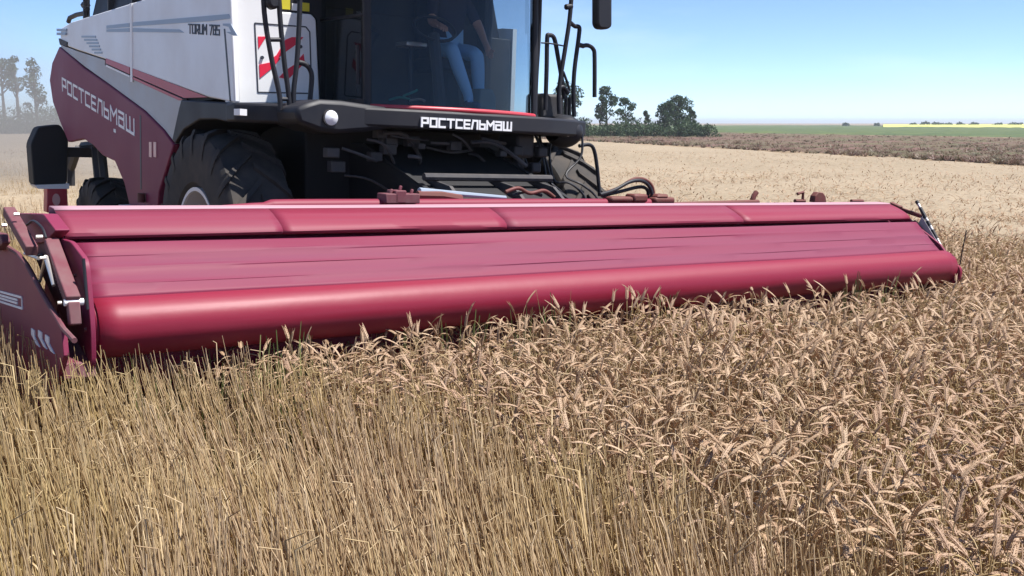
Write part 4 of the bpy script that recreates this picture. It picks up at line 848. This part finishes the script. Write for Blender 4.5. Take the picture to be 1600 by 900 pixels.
def vnoise(x, y, s, seed):
    """cheap smooth noise from summed sines"""
    r_ = np.random.default_rng(seed); v = np.zeros_like(x)
    for k in range(7): a = r_.uniform(0, 6.28); f = s * r_.uniform(.5, 1.8); v += np.sin((x * np.cos(a) + y * np.sin(a)) * f + r_.uniform(0, 6.28))
    return v / 7 ** .5
def scatter():
    bands = ((.9, 3.2, 720, 1.0), (3.2, 6, 660, 1.05), (6, 11, 460, 1.2), (11, 20, 150, 1.5), (20, 36, 26, 2.0), (36, 62, 5, 2.5))
    X = []; Y = []; W = []
    for r0, r1, den, wd in bands:
        a0, a1 = R(-46), R(46); n_ = int((a1 - a0) / 2 * (r1 * r1 - r0 * r0) * den); a = rng.uniform(a0, a1, n_); rr = np.sqrt(rng.uniform(r0 * r0, r1 * r1, n_))
        X.append(rr * np.sin(a)); Y.append(rr * np.cos(a)); W.append(np.full(n_, wd))
    X = np.concatenate(X); Y = np.concatenate(Y); W = np.concatenate(W)
    # drilled rows run along the direction of travel, loosely
    p = (X - O_.x) * .8085 + (Y - O_.y) * .5885; q = -(X - O_.x) * .5885 + (Y - O_.y) * .8085
    near = np.hypot(X, Y) < 11
    row = np.round(p / .14) * .14; p2 = np.where(near, p + (row - p) * .55, p); X = X + (p2 - p) * .8085; Y = Y + (p2 - p) * .5885; p = p2
    keep = ~((np.abs(p) < 2.2) & (q > .55) & (q < 10.8)) & ~((p > -3.66) & (p < 3.58) & (q > .14) & (q < 1.25))
    dist = np.hypot(X, Y); ang = np.arctan2(X, Y); er = np.array([edge_radius(a) for a in np.linspace(R(-47), R(47), 200)]); keep &= dist < np.interp(ang, np.linspace(R(-47), R(47), 200), er) - .3
    keep &= (vnoise(X, Y, 3.0, 5) > -1.9)
    edge = np.interp(q, (-4, -2, -1.2, -.5, 0), (-2.25, -2.25, -2.35, -2.58, -2.95)) + .10 * vnoise(p * 0, q, 2.5, 3) + rng.normal(0, .07, len(p))
    keep &= ~((p < edge) & (q < .3) & (rng.random(len(p)) < .08))
    X, Y, W, p, q, dist, edge = (v[keep] for v in (X, Y, W, p, q, dist, edge))
    bare = np.where(q < .3, p < edge, p < 3.55 + rng.normal(0, .1, len(p)))
    Z = ground_z(X, Y) - .01; n_ = len(X)
    lx = np.where(bare, -.13 + .12 * vnoise(X, Y, 1.5, 21) - .20 * np.exp(-((p + 3.0 + .15 * vnoise(p * 0, q, 1.5, 41)) / .4) ** 2), .10 * vnoise(X, Y, 1.6, 23)); ly = np.where(bare, .04 + .12 * vnoise(X, Y, 1.4, 22), .10 * vnoise(X, Y, 1.6, 24))
    sp_ = np.where(rng.random(n_) < .05, .45, .055); lx = lx + rng.normal(0, 1, n_) * sp_; ly = ly + rng.normal(0, 1, n_) * sp_
    yaw = np.where(bare, rng.uniform(-3.14, 3.14, n_), rng.normal(.2, 1.7, n_) + .6 * vnoise(X, Y, 2.2, 9))
    hs = (1 + .05 * vnoise(X, Y, 1.2, 31)) * np.where(bare, rng.uniform(.93, 1.04, n_), rng.uniform(.86, 1.10, n_))
    hs = np.where(bare & (q < .2) & (p > -4.6), hs * 1.0, hs)
    # crop already under the roll is pressed a little lower
    under = ~bare & (q > -.16) & (q < .2) & (np.abs(p) < 3.55); hs = np.where(under, hs * .92, hs); hs = np.where(~bare & (q > -.9) & (q <= -.16) & (np.abs(p) < 3.6), hs * (.95 + .05 * np.clip((-q - .16) / .7, 0, 1)), hs)
    # rotation: lean as euler x/y applied after yaw  (R = Rz? use small-angle composition)
    rot = np.stack([-ly * np.cos(yaw) * 1 + 0 * lx, lx, np.zeros(n_)], 1)
    rots = []
    for i in range(n_):
        qn = Quaternion((0, 0, 1), yaw[i]); tl = Quaternion((-ly[i], lx[i], 0) if abs(lx[i]) + abs(ly[i]) > 1e-6 else (1, 0, 0), math.hypot(lx[i], ly[i])); e_ = (tl @ qn).to_euler(); rots.append((e_.x, e_.y, e_.z))
    rots = np.array(rots); pts = np.stack([X, Y, Z], 1); scl = np.stack([W, W, hs], 1)
    far = dist > 11; scl[:, 0] = np.where(far, 1 + (W - 1) * .55, W); scl[:, 1] = scl[:, 0]
    gn_scatter('stripped_straw', pts[bare], rots[bare], scl[bare], COL['bare'], 'pale upright straw already stripped of its ears beside the standing crop', 'straw')
    gn_scatter('standing_wheat', pts[~bare], rots[~bare], scl[~bare], COL['eared'], 'ripe wheat with nodding ears standing in front of the red header', 'wheat')
    print('stalks', int(bare.sum()), int((~bare).sum()))
scatter()
#==PART5==
# weeds on the fallow strip
def tuft(seed):
    rg = random.Random(seed); mb = MB()
    for k in range(16):
        a = rg.uniform(0, 6.28); d = Vector((math.cos(a), math.sin(a), 0)); h = rg.uniform(.25, .6); s_ = Vector((-d.y, d.x, 0)) * .03; o = d * rg.uniform(0, .15); rows = []
        for i in range(4): t = i / 3; c = o + d * .3 * t * t + Vector((0, 0, h * t)); rows.append([c - s_ * (1 - t * .7), c + s_ * (1 - t * .7)])
        mb.sheet(rows)
    me = bpy.data.meshes.new('weed'); me.from_pydata(mb.v, [], mb.f); me.materials.append(M['weed']); return bpy.data.objects.new('weed', me)
M['weed'] = straw_mat('weeds', (.13, .07, .055), (.19, .105, .08), (.12, .10, .05), (.075, .09, .04))
wc = bpy.data.collections.new('weed_tufts')
for i in range(8): wc.objects.link(tuft(i))
wp_ = []
while len(wp_) < 6000:
    t = random.random(); x = random.uniform(820, 1900); ya = np.interp(x, (500, 925, 1600, 2400), (212, 221, 259, 300)); yb = np.interp(x, (500, 925, 1100, 1600, 2400), (204, 207, 208, 216, 233))
    u = random.random(); y = ya + (yb - ya) * u; P = ground_hit(x, y)
    if vnoise(np.array([P.x * .5]), np.array([P.y * 2.]), .12, 77)[0] > random.uniform(-1.6, 1.0): wp_.append(P)
wn_ = len(wp_); gn_scatter('fallow_weeds', [(p.x, p.y, p.z) for p in wp_], np.stack([rng.normal(0, .1, wn_), rng.normal(0, .1, wn_), rng.uniform(0, 6.28, wn_)], 1), rng.uniform(.5, 1.2, wn_)[:, None] * np.array([[1.3, 1.3, .55]]), wc, 'brownish and green weeds covering the fallow strip beyond the grain', 'weeds')

# a few green weeds among the crop along the header
M['greenweed'] = straw_mat('green_weeds', (.10, .14, .04), (.16, .19, .06), (.24, .24, .09), (.12, .16, .05))
gc = bpy.data.collections.new('green_tufts')
for i in range(5):
    o = tuft(50 + i); o.data.materials.clear(); o.data.materials.append(M['greenweed']); gc.objects.link(o)
gp = []
for (p0, q0, sp_, n_) in ((-2.9, -.25, .25, 16), (-1.6, -.3, .3, 8), (.6, -.3, .5, 8), (1.9, -.35, .6, 10)):
    for k in range(n_):
        p = random.gauss(p0, sp_); q = min(-.05, random.gauss(q0, sp_ * .5)); x = O_.x + p * .8085 - q * .5885; y = O_.y + p * .5885 + q * .8085; gp.append((x, y, float(ground_z(x, y))))
gn_ = len(gp); gs = rng.uniform(.16, .26, gn_); gn_scatter('green_weeds', gp, np.stack([rng.normal(0, .1, gn_), rng.normal(0, .1, gn_), rng.uniform(0, 6.28, gn_)], 1), np.stack([gs, gs, rng.uniform(1.2, 1.7, gn_)], 1), gc, 'scattered green weeds growing up through the ripe wheat', 'weeds')
# ================================================================== DUST AND HAZE
def volume_mat(name, col, density, noise=False, aniso=.3):
    m = bpy.data.materials.new(name); m.use_nodes = True; n, l = m.node_tree.nodes, m.node_tree.links; n.clear()
    out = n.new('ShaderNodeOutputMaterial'); v = n.new('ShaderNodeVolumePrincipled'); v.inputs['Color'].default_value = (*col, 1); v.inputs['Anisotropy'].default_value = aniso; v.inputs['Density'].default_value = density
    l.new(v.outputs[0], out.inputs['Volume'])
    if noise:
        tc = n.new('ShaderNodeTexCoord'); nz = n.new('ShaderNodeTexNoise'); nz.inputs['Scale'].default_value = 2.2; nz.inputs['Detail'].default_value = 5; l.new(tc.outputs['Object'], nz.inputs[0])
        ln = n.new('ShaderNodeVectorMath'); ln.operation = 'LENGTH'; l.new(tc.outputs['Object'], ln.inputs[0])
        fa = n.new('ShaderNodeMapRange'); fa.inputs[1].default_value = .25; fa.inputs[2].default_value = .97; fa.inputs[3].default_value = 1; fa.inputs[4].default_value = 0; l.new(ln.outputs['Value'], fa.inputs[0])
        nm = n.new('ShaderNodeMapRange'); nm.inputs[1].default_value = .3; nm.inputs[2].default_value = .7; l.new(nz.outputs['Fac'], nm.inputs[0])
        m1 = n.new('ShaderNodeMath'); m1.operation = 'MULTIPLY'; l.new(fa.outputs[0], m1.inputs[0]); l.new(nm.outputs[0], m1.inputs[1])
        m2 = n.new('ShaderNodeMath'); m2.operation = 'MULTIPLY'; m2.inputs[1].default_value = density; l.new(m1.outputs[0], m2.inputs[0]); l.new(m2.outputs[0], v.inputs['Density'])
    return m
bm = bmesh.new(); bmesh.ops.create_icosphere(bm, subdivisions=3, radius=1); me = bpy.data.meshes.new('dust_cloud'); bm.to_mesh(me); bm.free()
me.materials.append(volume_mat('dust', (.80, .74, .68), .24, True)); du = bpy.data.objects.new('dust_cloud', me); C.objects.link(du)
du.matrix_world = MF @ Matrix.Translation((-3.5, 21.0, 1.4)) @ Matrix.Diagonal((9.5, 10, 3.6, 1)); tag(du, 'pale dust drifting low behind the combine', 'dust', kind='stuff')
me = bpy.data.meshes.new('haze'); k = 9300
me.from_pydata([(x, y, z) for z in (-2.0, 22.0) for x, y in ((-k, -k), (k, -k), (k, k), (-k, k))], [], [(3, 2, 1, 0), (4, 5, 6, 7), (0, 1, 5, 4), (1, 2, 6, 5), (2, 3, 7, 6), (3, 0, 4, 7)])
me.materials.append(volume_mat('haze_air', (.90, .95, 1.0), .0003, aniso=.2)); hz = bpy.data.objects.new('haze', me); C.objects.link(hz); tag(hz, 'thin pale summer haze in the air over the fields', 'haze', kind='stuff')
